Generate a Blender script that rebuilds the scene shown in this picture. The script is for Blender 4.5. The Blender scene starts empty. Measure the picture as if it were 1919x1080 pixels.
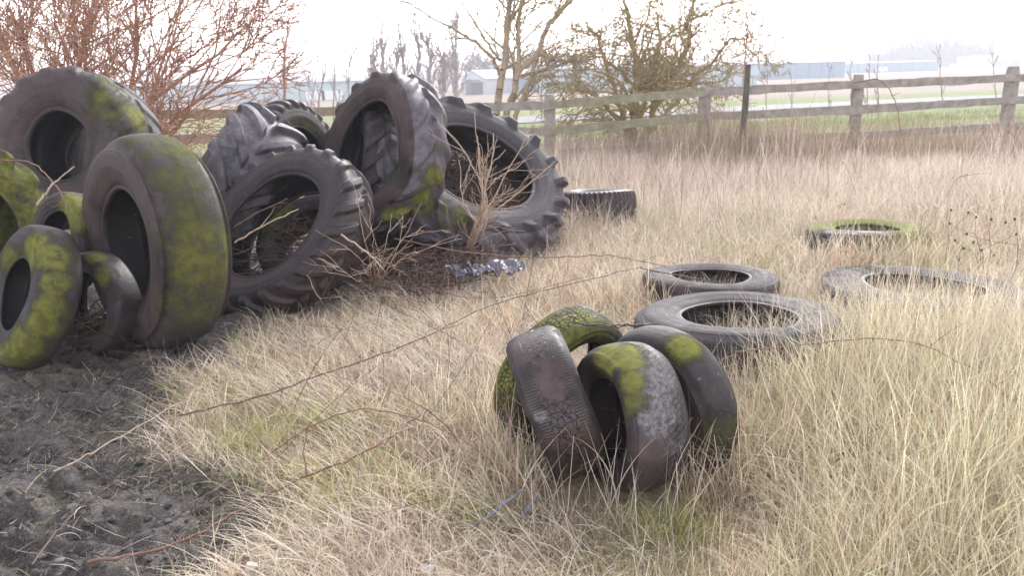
import bpy, math, random
import numpy as np
from mathutils import Vector
random.seed(7)
RNG = np.random.default_rng(11)
S = bpy.context.scene
COL = S.collection
R_ = math.radians

# ------------------------------------------------------------------ camera
EYE = np.array([0, 0, 1.6]); PITCH = R_(15.0); ROLL = R_(1.7); FPX = 1493.0
_r0 = np.array([1, 0, 0.]); _u0 = np.array([0, math.sin(PITCH), math.cos(PITCH)])
_f = np.array([0, math.cos(PITCH), -math.sin(PITCH)])
_R = _r0*math.cos(ROLL) - _u0*math.sin(ROLL); _U = _u0*math.cos(ROLL) + _r0*math.sin(ROLL)
cam = bpy.data.cameras.new('camera'); camo = bpy.data.objects.new('camera', cam); COL.objects.link(camo)
cam.sensor_width = 36; cam.lens = FPX/1919*36; cam.clip_end = 5000; cam.clip_start = 0.05
from mathutils import Matrix
m = Matrix.Identity(4)
for i in range(3):
    m[i][0] = _R[i]; m[i][1] = _U[i]; m[i][2] = -_f[i]; m[i][3] = EYE[i]
camo.matrix_world = m
cam.dof.use_dof = True; cam.dof.focus_distance = 3.6; cam.dof.aperture_fstop = 4.5
S.camera = camo

# ------------------------------------------------------------------ world, sun, exposure
SUN_EL, SUN_AZ = 32, 20          # azimuth measured clockwise from +Y
w = bpy.data.worlds.new('World'); S.world = w; w.use_nodes = True
nt = w.node_tree; nt.nodes.clear()
sky = nt.nodes.new('ShaderNodeTexSky'); sky.sky_type = 'NISHITA'; sky.sun_disc = False
sky.sun_elevation = R_(SUN_EL); sky.sun_rotation = R_(SUN_AZ); sky.air_density = 1.0; sky.dust_density = 1.0; sky.ozone_density = 1.0
hs = nt.nodes.new('ShaderNodeHueSaturation'); hs.inputs['Saturation'].default_value = 0.22
bg = nt.nodes.new('ShaderNodeBackground'); bg.inputs[1].default_value = 0.15
wo = nt.nodes.new('ShaderNodeOutputWorld')
nt.links.new(sky.outputs[0], hs.inputs['Color']); 
wm = nt.nodes.new('ShaderNodeMix'); wm.data_type = 'RGBA'; wm.blend_type = 'MULTIPLY'; wm.inputs[0].default_value = 1; wm.inputs[7].default_value = (1.0, .975, 1.01, 1)
nt.links.new(hs.outputs[0], wm.inputs[6]); nt.links.new(wm.outputs[2], bg.inputs[0]); nt.links.new(bg.outputs[0], wo.inputs[0])
sl = bpy.data.lights.new('sun', 'SUN'); sl.energy = .9; sl.angle = R_(28); sl.color = (1, .95, .88)
so = bpy.data.objects.new('sun', sl); COL.objects.link(so)
a, e = R_(SUN_AZ), R_(SUN_EL)
so.rotation_euler = Vector((math.sin(a)*math.cos(e), math.cos(a)*math.cos(e), math.sin(e))).to_track_quat('Z', 'Y').to_euler()
S.view_settings.view_transform = 'Standard'; S.view_settings.look = 'None'
S.view_settings.exposure = 1.70; S.view_settings.gamma = 1

# ------------------------------------------------------------------ placing helpers (pixels of the 1919 px photograph -> real points)
def ray(x, y): return _f + _R*((x-960)/FPX) + _U*((540-y)/FPX)
def P(x, y, D): return EYE + ray(x, y)*D              # D = depth in metres
def G(x, y, z=0.0):
    v = ray(x, y); return EYE + v*((z-1.6)/v[2])
def PY(x, y, Y):                                       # point on the vertical plane world-y = Y
    v = ray(x, y); return EYE + v*(Y/v[1])

_tab = np.random.default_rng(3).random((256, 256))
def vn(x, y, sc, seed=0):
    x = np.asarray(x, float)/sc + seed*17.3; y = np.asarray(y, float)/sc + seed*9.7
    xi = np.floor(x).astype(int); yi = np.floor(y).astype(int); fx = x-xi; fy = y-yi
    fx = fx*fx*(3-2*fx); fy = fy*fy*(3-2*fy)
    g = lambda i, j: _tab[i & 255, j & 255]
    return (g(xi, yi)*(1-fx)*(1-fy)+g(xi+1, yi)*fx*(1-fy)+g(xi, yi+1)*(1-fx)*fy+g(xi+1, yi+1)*fx*fy)
def sst(a, b, x):
    t = np.clip((np.asarray(x, float)-a)/(b-a), 0, 1); return t*t*(3-2*t)

# mud patch: signed soft mask from a polygon on the ground
_mudpx = [(-900, 640), (250, 655), (345, 655), (322, 730), (300, 800), (330, 850), (400, 880), (470, 905), (500, 960), (470, 1020), (380, 1100), (300, 1500), (-1500, 1500)]
MUD = np.array([G(x, y)[:2] for x, y in _mudpx])
def mudmask(x, y):
    x = np.asarray(x, float); y = np.asarray(y, float)
    x = x + .22*(vn(x, y, .35, 5)-.5); y = y + .22*(vn(x, y, .35, 6)-.5)
    d = np.full(x.shape, 1e9); ins = np.zeros(x.shape, bool); n = len(MUD)
    for i in range(n):
        ax, ay = MUD[i]; bx, by = MUD[(i+1) % n]; ex, ey = bx-ax, by-ay
        t = np.clip(((x-ax)*ex+(y-ay)*ey)/(ex*ex+ey*ey), 0, 1)
        d = np.minimum(d, np.hypot(x-ax-t*ex, y-ay-t*ey))
        c = ((ay > y) != (by > y)) & (x < (bx-ax)*(y-ay)/(by-ay+1e-12)+ax); ins ^= c
    sd = np.where(ins, d, -d)
    return sst(-.10, .14, sd)
def mud_and_dark_holes(x, y):
    """mud also runs back under the tyre heap on the left; two tyre holes are painted dark"""
    x = np.asarray(x, float); y = np.asarray(y, float)
    c_ = np.maximum(sst(.80, .60, np.hypot(x+.30, (y-7.55)*.9)), sst(.5, .35, np.hypot(x+1.72, y-6.0)))  # dark ground colour inside two tyre holes, standing in for their shade
    return np.maximum(np.maximum(mudmask(x, y), c_), sst(-.2, .2, -1.7-x-.1*(y-4.5))*sst(4.2, 4.6, y)*sst(9, 7.5, y))
def ground(x, y):
    x = np.asarray(x, float); y = np.asarray(y, float)
    near = sst(30, 16, y)
    h = near*(.05*(vn(x, y, 1.3, 1)-.5)+.03*(vn(x, y, .4, 2)-.5))
    mk = mud_and_dark_holes(x, y)*near
    b1 = vn(x+.3*vn(x, y, .3, 9), y*1.6, .22, 3); b2 = vn(x, y*1.5, .075, 4); b3 = vn(x, y, .03, 8)
    h = h + mk*(.35+1.25*vn(x, y, .75, 12))*(.12*(b1-.5)+.08*(np.abs(b2-.5)*1.6-.3)+.030*(b3-.5)-.02)
    h = h - 1.7*sst(20, 110, y)
    h = h + .08*near*sst(1.0, 6.0, x)*sst(6, 12, y)
    return h

# ------------------------------------------------------------------ object helpers
def tag(o, label=None, cat=None, group=None, kind=None):
    if label: o['label'] = label
    if cat: o['category'] = cat
    if group: o['group'] = group
    if kind: o['kind'] = kind
    return o
def empty(name, loc, label, cat, group=None):
    o = bpy.data.objects.new(name, None); COL.objects.link(o); o.location = Vector(loc); o.empty_display_size = .1
    return tag(o, label, cat, group)
def mesh(name, V, F, mat, parent=None, smooth=False, uv=None, attrs=None, normals=None, loc=None):
    """V (n,3); F (m,k) int array or list of tuples"""
    me = bpy.data.meshes.new(name); V = np.asarray(V, np.float32)
    if isinstance(F, np.ndarray):
        k = F.shape[1]; me.vertices.add(len(V)); me.vertices.foreach_set('co', V.ravel())
        me.loops.add(F.size); me.loops.foreach_set('vertex_index', F.astype(np.int32).ravel())
        me.polygons.add(len(F)); me.polygons.foreach_set('loop_start', np.arange(0, F.size, k, dtype=np.int32))
        me.update(calc_edges=True)
    else:
        me.from_pydata([tuple(map(float, v)) for v in V], [], F); me.update()
    if uv is not None:
        ul = me.uv_layers.new(name='UVMap'); li = np.empty(len(me.loops), np.int32); me.loops.foreach_get('vertex_index', li)
        ul.data.foreach_set('uv', np.asarray(uv, np.float32)[li].ravel())
    for an, av in (attrs or {}).items():
        av = np.asarray(av, np.float32)
        if av.ndim == 1:
            at = me.attributes.new(an, 'FLOAT', 'POINT'); at.data.foreach_set('value', av)
        else:
            at = me.attributes.new(an, 'FLOAT_COLOR', 'POINT'); c = np.ones((len(av), 4), np.float32); c[:, :3] = av; at.data.foreach_set('color', c.ravel())
    if smooth or normals is not None:
        me.polygons.foreach_set('use_smooth', np.ones(len(me.polygons), bool))
    if normals is not None:
        me.normals_split_custom_set_from_vertices(np.asarray(normals, np.float32))
    if mat: me.materials.append(mat)
    o = bpy.data.objects.new(name, me); COL.objects.link(o)
    if parent: o.parent = parent
    if loc is not None: o.location = Vector(loc)
    return o

def boxes(L):
    """list of (centre, size, rotz) -> V, F"""
    V = []; F = []
    for c, s, rz in L:
        b = len(V); ca, sa = math.cos(rz), math.sin(rz)
        for dz in (-.5, .5):
            for dx, dy in ((-.5, -.5), (.5, -.5), (.5, .5), (-.5, .5)):
                x, y = dx*s[0], dy*s[1]
                V.append((c[0]+x*ca-y*sa, c[1]+x*sa+y*ca, c[2]+dz*s[2]))
        F += [tuple(b+i for i in f) for f in ((0, 3, 2, 1), (4, 5, 6, 7), (0, 1, 5, 4), (1, 2, 6, 5), (2, 3, 7, 6), (3, 0, 4, 7))]
    return np.array(V), F

def tubes(segs, n=5):
    """segs: array rows p0(3) p1(3) r0 r1 -> one mesh of tapered prisms"""
    A = np.asarray(segs, float); p0, p1, r0, r1 = A[:, :3], A[:, 3:6], A[:, 6], A[:, 7]
    d = p1-p0; L = np.linalg.norm(d, axis=1, keepdims=True)+1e-9; d = d/L
    ref = np.where(np.abs(d[:, 2:3]) < .9, np.array([[0, 0, 1.]]), np.array([[1., 0, 0]]))
    a = np.cross(d, ref); a /= np.linalg.norm(a, axis=1, keepdims=True)+1e-9; b = np.cross(d, a)
    th = np.arange(n)/n*2*math.pi; c, s = np.cos(th), np.sin(th)
    ring = a[:, None, :]*c[None, :, None]+b[:, None, :]*s[None, :, None]
    V0 = p0[:, None, :]+ring*r0[:, None, None]; V1 = p1[:, None, :]+ring*r1[:, None, None]
    V = np.concatenate([V0, V1], 1).reshape(-1, 3)
    base = (np.arange(len(A))*2*n)[:, None]; i = np.arange(n)
    q = np.stack([i, (i+1) % n, n+(i+1) % n, n+i], -1).reshape(1, -1)
    F = (base+q).reshape(-1, 4)
    return V, F

# ------------------------------------------------------------------ materials
def newmat(name):
    mt = bpy.data.materials.new(name); mt.use_nodes = True; n = mt.node_tree.nodes; n.clear()
    out = n.new('ShaderNodeOutputMaterial'); b = n.new('ShaderNodeBsdfPrincipled'); mt.node_tree.links.new(b.outputs[0], out.inputs[0])
    return mt, mt.node_tree, b, out
def N(t, typ, **k):
    nd = t.nodes.new(typ)
    for a_, v_ in k.items(): setattr(nd, a_, v_)
    return nd
def noise(t, scale, detail=4, vec=None, rough=.55):
    n = N(t, 'ShaderNodeTexNoise'); n.inputs['Scale'].default_value = scale; n.inputs['Detail'].default_value = detail; n.inputs['Roughness'].default_value = rough
    if vec is not None: t.links.new(vec, n.inputs['Vector'])
    return n.outputs['Fac']
def ramp(t, src, pts):
    r = N(t, 'ShaderNodeValToRGB'); e_ = r.color_ramp.elements
    while len(e_) < len(pts): e_.new(.5)
    for el, (p, c) in zip(e_, pts):
        el.position = p; el.color = (*c, 1) if len(c) == 3 else c
    t.links.new(src, r.inputs[0]); return r.outputs[0]
def mix(t, f, a_, b_, mode='MIX'):
    mx = N(t, 'ShaderNodeMix', data_type='RGBA', blend_type=mode)
    for s_, v_ in ((0, f), (6, a_), (7, b_)):
        if isinstance(v_, (int, float)): mx.inputs[s_].default_value = v_
        elif isinstance(v_, tuple): mx.inputs[s_].default_value = (*v_, 1)
        else: t.links.new(v_, mx.inputs[s_])
    return mx.outputs[2]
def math_(t, op, a_, b_=None, clamp=False):
    mx = N(t, 'ShaderNodeMath', operation=op, use_clamp=clamp)
    for i_, v_ in ((0, a_), (1, b_)):
        if v_ is None: continue
        if isinstance(v_, (int, float)): mx.inputs[i_].default_value = v_
        else: t.links.new(v_, mx.inputs[i_])
    return mx.outputs[0]
def bump(t, b, h, st, dist, prev=None):
    bp = N(t, 'ShaderNodeBump'); bp.inputs['Strength'].default_value = st; bp.inputs['Distance'].default_value = dist
    t.links.new(h, bp.inputs['Height'])
    if prev is not None: t.links.new(prev, bp.inputs['Normal'])
    t.links.new(bp.outputs[0], b.inputs['Normal']); return bp.outputs[0]
def simple(name, c1, c2, sc=8, rough=.8, bs=.3, bd=.01, coord='Object'):
    mt, t, b, _ = newmat(name); tc = N(t, 'ShaderNodeTexCoord').outputs[coord]
    n1 = noise(t, sc, 5, tc); c = ramp(t, n1, [(.3, c1), (.7, c2)])
    t.links.new(c, b.inputs['Base Color']); b.inputs['Roughness'].default_value = rough
    bump(t, b, noise(t, sc*4, 4, tc), bs, bd); return mt

def blade_mat(name, trans=.42, rough=.6):
    mt, t, b, out = newmat(name)
    at = N(t, 'ShaderNodeAttribute', attribute_name='tint')
    t.links.new(at.outputs['Color'], b.inputs['Base Color']); b.inputs['Roughness'].default_value = rough
    b.inputs['Specular IOR Level'].default_value = .35
    tr = N(t, 'ShaderNodeBsdfTranslucent'); t.links.new(at.outputs['Color'], tr.inputs[0])
    ms = N(t, 'ShaderNodeMixShader'); ms.inputs[0].default_value = trans
    t.links.new(b.outputs[0], ms.inputs[1]); t.links.new(tr.outputs[0], ms.inputs[2]); t.links.new(ms.outputs[0], out.inputs[0])
    return mt

MOSS_A, MOSS_B = (.045, .046, .014), (.135, .135, .026)
def rubber(name, base=(.012, .009, .0125), dust=(.070, .047, .046), dustamt=.5, pattern=None, rough=.5, fine=1.0, ring=False):
    mt, t, b, _ = newmat(name)
    tc = N(t, 'ShaderNodeTexCoord'); oc = tc.outputs['Object']; uv = tc.outputs['UV']
    n_big = noise(t, 3.2, 5, oc, .6); n_mid = noise(t, 14, 6, oc, .65); n_fine = noise(t, 90*fine, 4, oc, .7)
    d = math_(t, 'MULTIPLY', ramp(t, n_big, [(.36, (0, 0, 0)), (.66, (1, 1, 1))]), dustamt)
    d2 = math_(t, 'MULTIPLY', ramp(t, n_mid, [(.42, (0, 0, 0)), (.66, (1, 1, 1))]), dustamt*.8)
    dd = math_(t, 'ADD', d, d2, True)
    c = mix(t, dd, base, dust)
    # rust-brown dirt stains
    c = mix(t, math_(t, 'MULTIPLY', ramp(t, noise(t, 5.5, 4, oc), [(.52, (0, 0, 0)), (.72, (1, 1, 1))]), .45), c, (.075, .038, .030))
    # pale scuffs and droppings
    c = mix(t, math_(t, 'MULTIPLY', ramp(t, noise(t, 26, 3, oc), [(.70, (0, 0, 0)), (.74, (1, 1, 1))]), .35), c, (.34, .31, .30))
    groove = None; prev = None
    if pattern == 'worn_road':                       # cracked blocks of a worn road tread
        mp = N(t, 'ShaderNodeMapping'); mp.inputs['Scale'].default_value = (38, 52, 1); t.links.new(uv, mp.inputs['Vector'])
        wv = N(t, 'ShaderNodeTexVoronoi', feature='DISTANCE_TO_EDGE'); wv.inputs['Scale'].default_value = 1; wv.inputs['Randomness'].default_value = .75
        t.links.new(mp.outputs[0], wv.inputs['Vector'])
        sx = N(t, 'ShaderNodeSeparateXYZ'); t.links.new(uv, sx.inputs[0])
        av = math_(t, 'ABSOLUTE', sx.outputs[1])
        inner = ramp(t, math_(t, 'MULTIPLY', av, 10.0), [(.50, (1, 1, 1)), (.56, (0, 0, 0))])
        g1 = ramp(t, wv.outputs['Distance'], [(.015, (1, 1, 1)), (.06, (0, 0, 0))])
        lines = math_(t, 'SINE', math_(t, 'MULTIPLY', sx.outputs[0], 520.0))
        g2 = ramp(t, lines, [(.70, (0, 0, 0)), (.95, (1, 1, 1))])
        g = mix(t, inner, math_(t, 'MULTIPLY', g2, .8), g1)
        gb = N(t, 'ShaderNodeRGBToBW'); t.links.new(g, gb.inputs[0]); groove = gb.outputs[0]
    elif pattern == 'zigzag_road':
        sx = N(t, 'ShaderNodeSeparateXYZ'); t.links.new(uv, sx.inputs[0])
        # zigzag grooves round the tyre plus cross sipes
        tri = math_(t, 'PINGPONG', math_(t, 'MULTIPLY', sx.outputs[0], 1.0), .016)
        vv = math_(t, 'ADD', sx.outputs[1], tri)
        fr = math_(t, 'PINGPONG', math_(t, 'ADD', vv, 1.0), .0185)
        g1 = ramp(t, math_(t, 'MULTIPLY', fr, 54), [(.10, (1, 1, 1)), (.2, (0, 0, 0))])
        cr = math_(t, 'PINGPONG', math_(t, 'ADD', math_(t, 'ADD', sx.outputs[0], math_(t, 'MULTIPLY', sx.outputs[1], .6)), 4.0), .0125)
        g2 = ramp(t, math_(t, 'MULTIPLY', cr, 80), [(.06, (1, 1, 1)), (.15, (0, 0, 0))])
        g = mix(t, 1.0, g1, g2, 'LIGHTEN')
        gb = N(t, 'ShaderNodeRGBToBW'); t.links.new(g, gb.inputs[0]); groove = math_(t, 'MULTIPLY', gb.outputs[0], math_(t, 'MULTIPLY', math_(t, 'SUBTRACT', .012, sx.outputs[1]), 60.0, True))
    at = N(t, 'ShaderNodeAttribute', attribute_name='moss')
    mn = math_(t, 'ADD', math_(t, 'MULTIPLY', noise(t, 17, 8, oc, .78), 3.6), math_(t, 'MULTIPLY', noise(t, 5.0, 4, oc), 3.0))
    ms = math_(t, 'SUBTRACT', math_(t, 'ADD', math_(t, 'MULTIPLY', at.outputs['Fac'], 1.15), mn), 3.80)
    mf = ramp(t, ms, [(.0, (0, 0, 0)), (.85, (1, 1, 1))])
    mc = ramp(t, noise(t, 9, 5, oc), [(.3, MOSS_A), (.68, MOSS_B)])
    mc = mix(t, math_(t, 'MULTIPLY', math_(t, 'SUBTRACT', at.outputs['Fac'], .75), 1.6, True), mc, ramp(t, noise(t, 22, 5, oc), [(.3, (.14, .145, .022)), (.65, (.30, .30, .045))]))
    mc = mix(t, math_(t, 'MULTIPLY', n_fine, .35), mc, (.06, .065, .014))
    gate = N(t, 'ShaderNodeMath', operation='GREATER_THAN'); t.links.new(at.outputs['Fac'], gate.inputs[0]); gate.inputs[1].default_value = .001
    mfm = math_(t, 'MULTIPLY', math_(t, 'MULTIPLY', mf, math_(t, 'MULTIPLY', at.outputs['Fac'], 4.0, True)), .92)
    pa = N(t, 'ShaderNodeAttribute', attribute_name='pale').outputs['Fac']; ru = N(t, 'ShaderNodeAttribute', attribute_name='rust').outputs['Fac']
    pf = ramp(t, math_(t, 'ADD', pa, math_(t, 'MULTIPLY', math_(t, 'SUBTRACT', n_mid, .5), 1.6)), [(.3, (0, 0, 0)), (.75, (1, 1, 1))])
    pf = math_(t, 'MULTIPLY', pf, math_(t, 'MULTIPLY', pa, 3.0, True))
    rf = math_(t, 'MULTIPLY', ramp(t, math_(t, 'ADD', ru, math_(t, 'MULTIPLY', math_(t, 'SUBTRACT', n_mid, .5), .8)), [(.25, (0, 0, 0)), (.6, (1, 1, 1))]), math_(t, 'MULTIPLY', ru, 4.0, True))
    c = mix(t, math_(t, 'MULTIPLY', pf, .85), c, ramp(t, noise(t, 60, 6, oc, .8), [(.38, (.05, .042, .045)), (.62, (.27, .245, .245))]))
    c = mix(t, math_(t, 'MULTIPLY', rf, .85), c, ramp(t, n_mid, [(.38, (.028, .016, .017)), (.6, (.080, .048, .046))]))
    if groove is not None:
        groove = math_(t, 'MULTIPLY', groove, math_(t, 'SUBTRACT', 1.0, math_(t, 'MAXIMUM', math_(t, 'MULTIPLY', pf, .8), rf), True))
        c = mix(t, math_(t, 'MULTIPLY', groove, .9), c, (.008, .007, .008))
        mfm = math_(t, 'MULTIPLY', mfm, math_(t, 'SUBTRACT', 1.0, math_(t, 'MULTIPLY', groove, .75)))
    c = mix(t, mfm, c, mc)
    t.links.new(c, b.inputs['Base Color'])
    rr = math_(t, 'ADD', math_(t, 'MULTIPLY', dd, .22), rough); rr = math_(t, 'ADD', rr, math_(t, 'MULTIPLY', mfm, .35), True)
    t.links.new(rr, b.inputs['Roughness'])
    pv = bump(t, b, n_mid, .35, .012)
    pv = bump(t, b, n_fine, .35, .004, pv)
    if groove is not None: pv = bump(t, b, math_(t, 'SUBTRACT', 1.0, groove), 1.0, .006, pv)
    if ring:                                          # moulded rings and fine perishing cracks round the sidewall
        sv = N(t, 'ShaderNodeSeparateXYZ'); t.links.new(uv, sv.inputs[0])
        rg_ = ramp(t, math_(t, 'MULTIPLY', math_(t, 'PINGPONG', math_(t, 'ADD', sv.outputs[1], math_(t, 'MULTIPLY', n_big, .012)), .034), 29), [(.06, (0, 0, 0)), (.13, (1, 1, 1))])
        pv = bump(t, b, rg_, .8, .003, pv)
        mp2 = N(t, 'ShaderNodeMapping'); mp2.inputs['Scale'].default_value = (9, 130, 1); t.links.new(uv, mp2.inputs['Vector'])
        ck = noise(t, 1, 5, mp2.outputs[0], .7); pv = bump(t, b, ramp(t, ck, [(.42, (0, 0, 0)), (.50, (1, 1, 1))]), .6, .0025, pv)
    pv = bump(t, b, math_(t, 'MULTIPLY', mfm, noise(t, 55, 5, oc, .75)), .9, .018, pv)
    return mt

M_SIDE = rubber('rubber_sidewall', dustamt=.55, rough=.42, ring=True)
M_SIDE_B = rubber('rubber_sidewall_brown', base=(.016, .010, .0115), dust=(.085, .053, .049), dustamt=.72, rough=.46, ring=True)
M_TREAD = rubber('rubber_tread', dustamt=.5, rough=.38)
M_TREAD_W = rubber('rubber_tread_worn_road', base=(.017, .0125, .0135), dust=(.095, .064, .060), dustamt=.7, pattern='worn_road', rough=.34)
M_TREAD_Z = rubber('rubber_tread_zigzag_road', base=(.022, .018, .021), dust=(.12, .095, .095), dustamt=.7, pattern='zigzag_road', rough=.45)
M_LINER = rubber('rubber_inner_liner', base=(.008, .006, .0065), dust=(.028, .021, .021), dustamt=.5, rough=.45)
M_PALE = rubber('rubber_weathered_grey', base=(.022, .0185, .0235), dust=(.070, .058, .064), dustamt=.7, rough=.6, ring=True)
M_GREY = rubber('rubber_pale_dusty', base=(.034, .029, .037), dust=(.145, .125, .145), dustamt=.9, rough=.42)
M_SMOOTH = rubber('rubber_smooth_worn', base=(.018, .0155, .018), dust=(.075, .058, .055), dustamt=.6, rough=.55)

# ------------------------------------------------------------------ ground material
def ground_mat():
    mt, t, b, _ = newmat('ground_soil_and_fields')
    geo = N(t, 'ShaderNodeNewGeometry'); pos = geo.outputs['Position']
    sp = N(t, 'ShaderNodeSeparateXYZ'); t.links.new(pos, sp.inputs[0])
    at = N(t, 'ShaderNodeAttribute', attribute_name='mud')
    n1 = noise(t, 6, 6, pos, .65); n2 = noise(t, 40, 5, pos, .7); n3 = noise(t, .12, 4, pos); n4 = noise(t, 1.2, 5, pos, .6)
    thatch = ramp(t, n2, [(.3, (.20, .15, .10)), (.5, (.42, .34, .24)), (.72, (.60, .51, .38))])
    thatch = mix(t, ramp(t, n4, [(.35, (0, 0, 0)), (.7, (.5, .5, .5))]), thatch, (.14, .13, .06))
    mud = ramp(t, n1, [(.25, (.012, .009, .010)), (.45, (.038, .030, .031)), (.6, (.085, .070, .066)), (.78, (.20, .17, .15))])
    mud = mix(t, ramp(t, noise(t, 2.2, 5, pos), [(.46, (0, 0, 0)), (.62, (.85, .85, .85))]), mud, (.15, .135, .075))
    mud = mix(t, ramp(t, noise(t, 65, 3, pos), [(.66, (0, 0, 0)), (.74, (.8, .8, .8))]), mud, (.33, .30, .28))
    mud = mix(t, ramp(t, noise(t, 150, 4, pos, .7), [(.42, (.0, .0, .0)), (.60, (.75, .75, .75))]), mud, (.25, .215, .21))
    mud = mix(t, ramp(t, noise(t, 24, 6, pos, .7), [(.50, (.0, .0, .0)), (.62, (.7, .7, .7))]), mud, (.025, .021, .026))
    mud = mix(t, ramp(t, noise(t, 9, 6, pos, .7), [(.55, (.0, .0, .0)), (.68, (.8, .8, .8))]), mud, (.17, .15, .10))
    c = mix(t, at.outputs['Fac'], thatch, mud)
    # fields: distance from the road line y = 33.2 + x/2
    s = math_(t, 'DIVIDE', math_(t, 'SUBTRACT', math_(t, 'SUBTRACT', sp.outputs[1], math_(t, 'MULTIPLY', sp.outputs[0], .51)), 30.4), 1.122)
    green = ramp(t, noise(t, .8, 5, pos, .7), [(.3, (.16, .19, .07)), (.7, (.25, .27, .11))])
    green = mix(t, ramp(t, n3, [(.4, (0, 0, 0)), (.7, (.45, .45, .45))]), green, (.25, .25, .10))
    brown = ramp(t, noise(t, .25, 5, pos, .6), [(.3, (.24, .17, .13)), (.7, (.36, .28, .22))])
    brown = mix(t, ramp(t, noise(t, .03, 3, pos), [(.45, (0, 0, 0)), (.6, (.6, .6, .6))]), brown, (.30, .27, .19))
    sn = math_(t, 'ADD', s, math_(t, 'MULTIPLY', n4, 1.2))
    g1 = math_(t, 'MULTIPLY', math_(t, 'ADD', s, 16.0), .4, True)     # green begins past the fence
    gy = math_(t, 'MULTIPLY', math_(t, 'SUBTRACT', math_(t, 'ADD', sp.outputs[1], math_(t, 'MULTIPLY', n4, 2.0)), 17.5), .8, True)
    c = mix(t, math_(t, 'MULTIPLY', g1, gy), c, green)
    g2 = math_(t, 'MULTIPLY', math_(t, 'SUBTRACT', sn, 25.0), .4, True)
    c = mix(t, g2, c, brown)
    t.links.new(c, b.inputs['Base Color'])
    rr = math_(t, 'SUBTRACT', .95, math_(t, 'MULTIPLY', at.outputs['Fac'], ramp(t, noise(t, 14, 4, pos), [(.38, (.74, .74, .74)), (.60, (.35, .35, .35))])))
    t.links.new(rr, b.inputs['Roughness'])
    pv = bump(t, b, n1, .7, .04); pv = bump(t, b, noise(t, 22, 6, pos, .7), .9, .03, pv); bump(t, b, noise(t, 75, 5, pos, .7), .9, .012, pv)
    return mt

# ------------------------------------------------------------------ terrain
nx, ny = 880, 860
u = np.linspace(-1, 1, nx); gx = .45*np.sinh(8.3*u)
v0 = -math.asinh(3.2/.8); v1 = math.asinh(1200/.8)
gy = 3.4 + .8*np.sinh(np.linspace(v0, v1, ny))
X, Y = np.meshgrid(gx, gy)
Z = ground(X, Y)
V = np.stack([X, Y, Z], -1).reshape(-1, 3)
i = np.arange(ny-1)[:, None]*nx+np.arange(nx-1)[None, :]
F = np.stack([i, i+1, i+nx+1, i+nx], -1).reshape(-1, 4)
o = mesh('ground', V, F, ground_mat(), smooth=True, attrs={'mud': mud_and_dark_holes(V[:, 0], V[:, 1])}); tag(o, 'rough ground of dark churned mud and dead grass running out to the fields', 'ground', kind='structure')

# service road beyond the fence
L = []
for xx in np.linspace(-140, 260, 160):
    yy = 30.4+.51*xx
    if yy > 300: break
    L.append((xx, yy))
d = np.array([1, .51])/1.122; nn = np.array([-d[1], d[0]])
V = []; 
for xx, yy in L:
    for k in (-2.5, -.9, .9, 2.5):
        p = np.array([xx, yy])+nn*k; V.append((p[0], p[1], float(ground(p[0], p[1]))+.03))
F = [(4*j+k, 4*j+4+k, 4*j+5+k, 4*j+1+k) for j in range(len(L)-1) for k in range(3)]
o = mesh('road', V, F, simple('pale_worn_asphalt', (.15, .15, .16), (.22, .22, .225), 1.5, .8)); tag(o, 'pale grey road crossing the grass beyond the fence', 'road', kind='structure')

# ------------------------------------------------------------------ tyres
OCC = {}                                              # ground cells covered by rubber (3 cm), grass keeps out
def mark(V, zmax=.30):
    q = V[(V[:, 2] < zmax)]
    for x_, y_ in set(zip((q[:, 0]/.03).astype(int), (q[:, 1]/.03).astype(int))): OCC[(x_, y_)] = 1
def catmull(Pt, k):
    Pt = np.asarray(Pt, float); E_ = np.vstack([2*Pt[0]-Pt[1], Pt, 2*Pt[-1]-Pt[-2]]); out = []
    for j in range(len(Pt)-1):
        p0, p1, p2, p3 = E_[j:j+4]; n_ = k[j] if hasattr(k, '__len__') else k
        for s_ in np.arange(n_)/n_:
            out.append(.5*((2*p1)+(-p0+p2)*s_+(2*p0-5*p1+4*p2-p3)*s_**2+(-p0+3*p1-3*p2+p3)*s_**3))
    out.append(Pt[-1]); return np.array(out)

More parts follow.
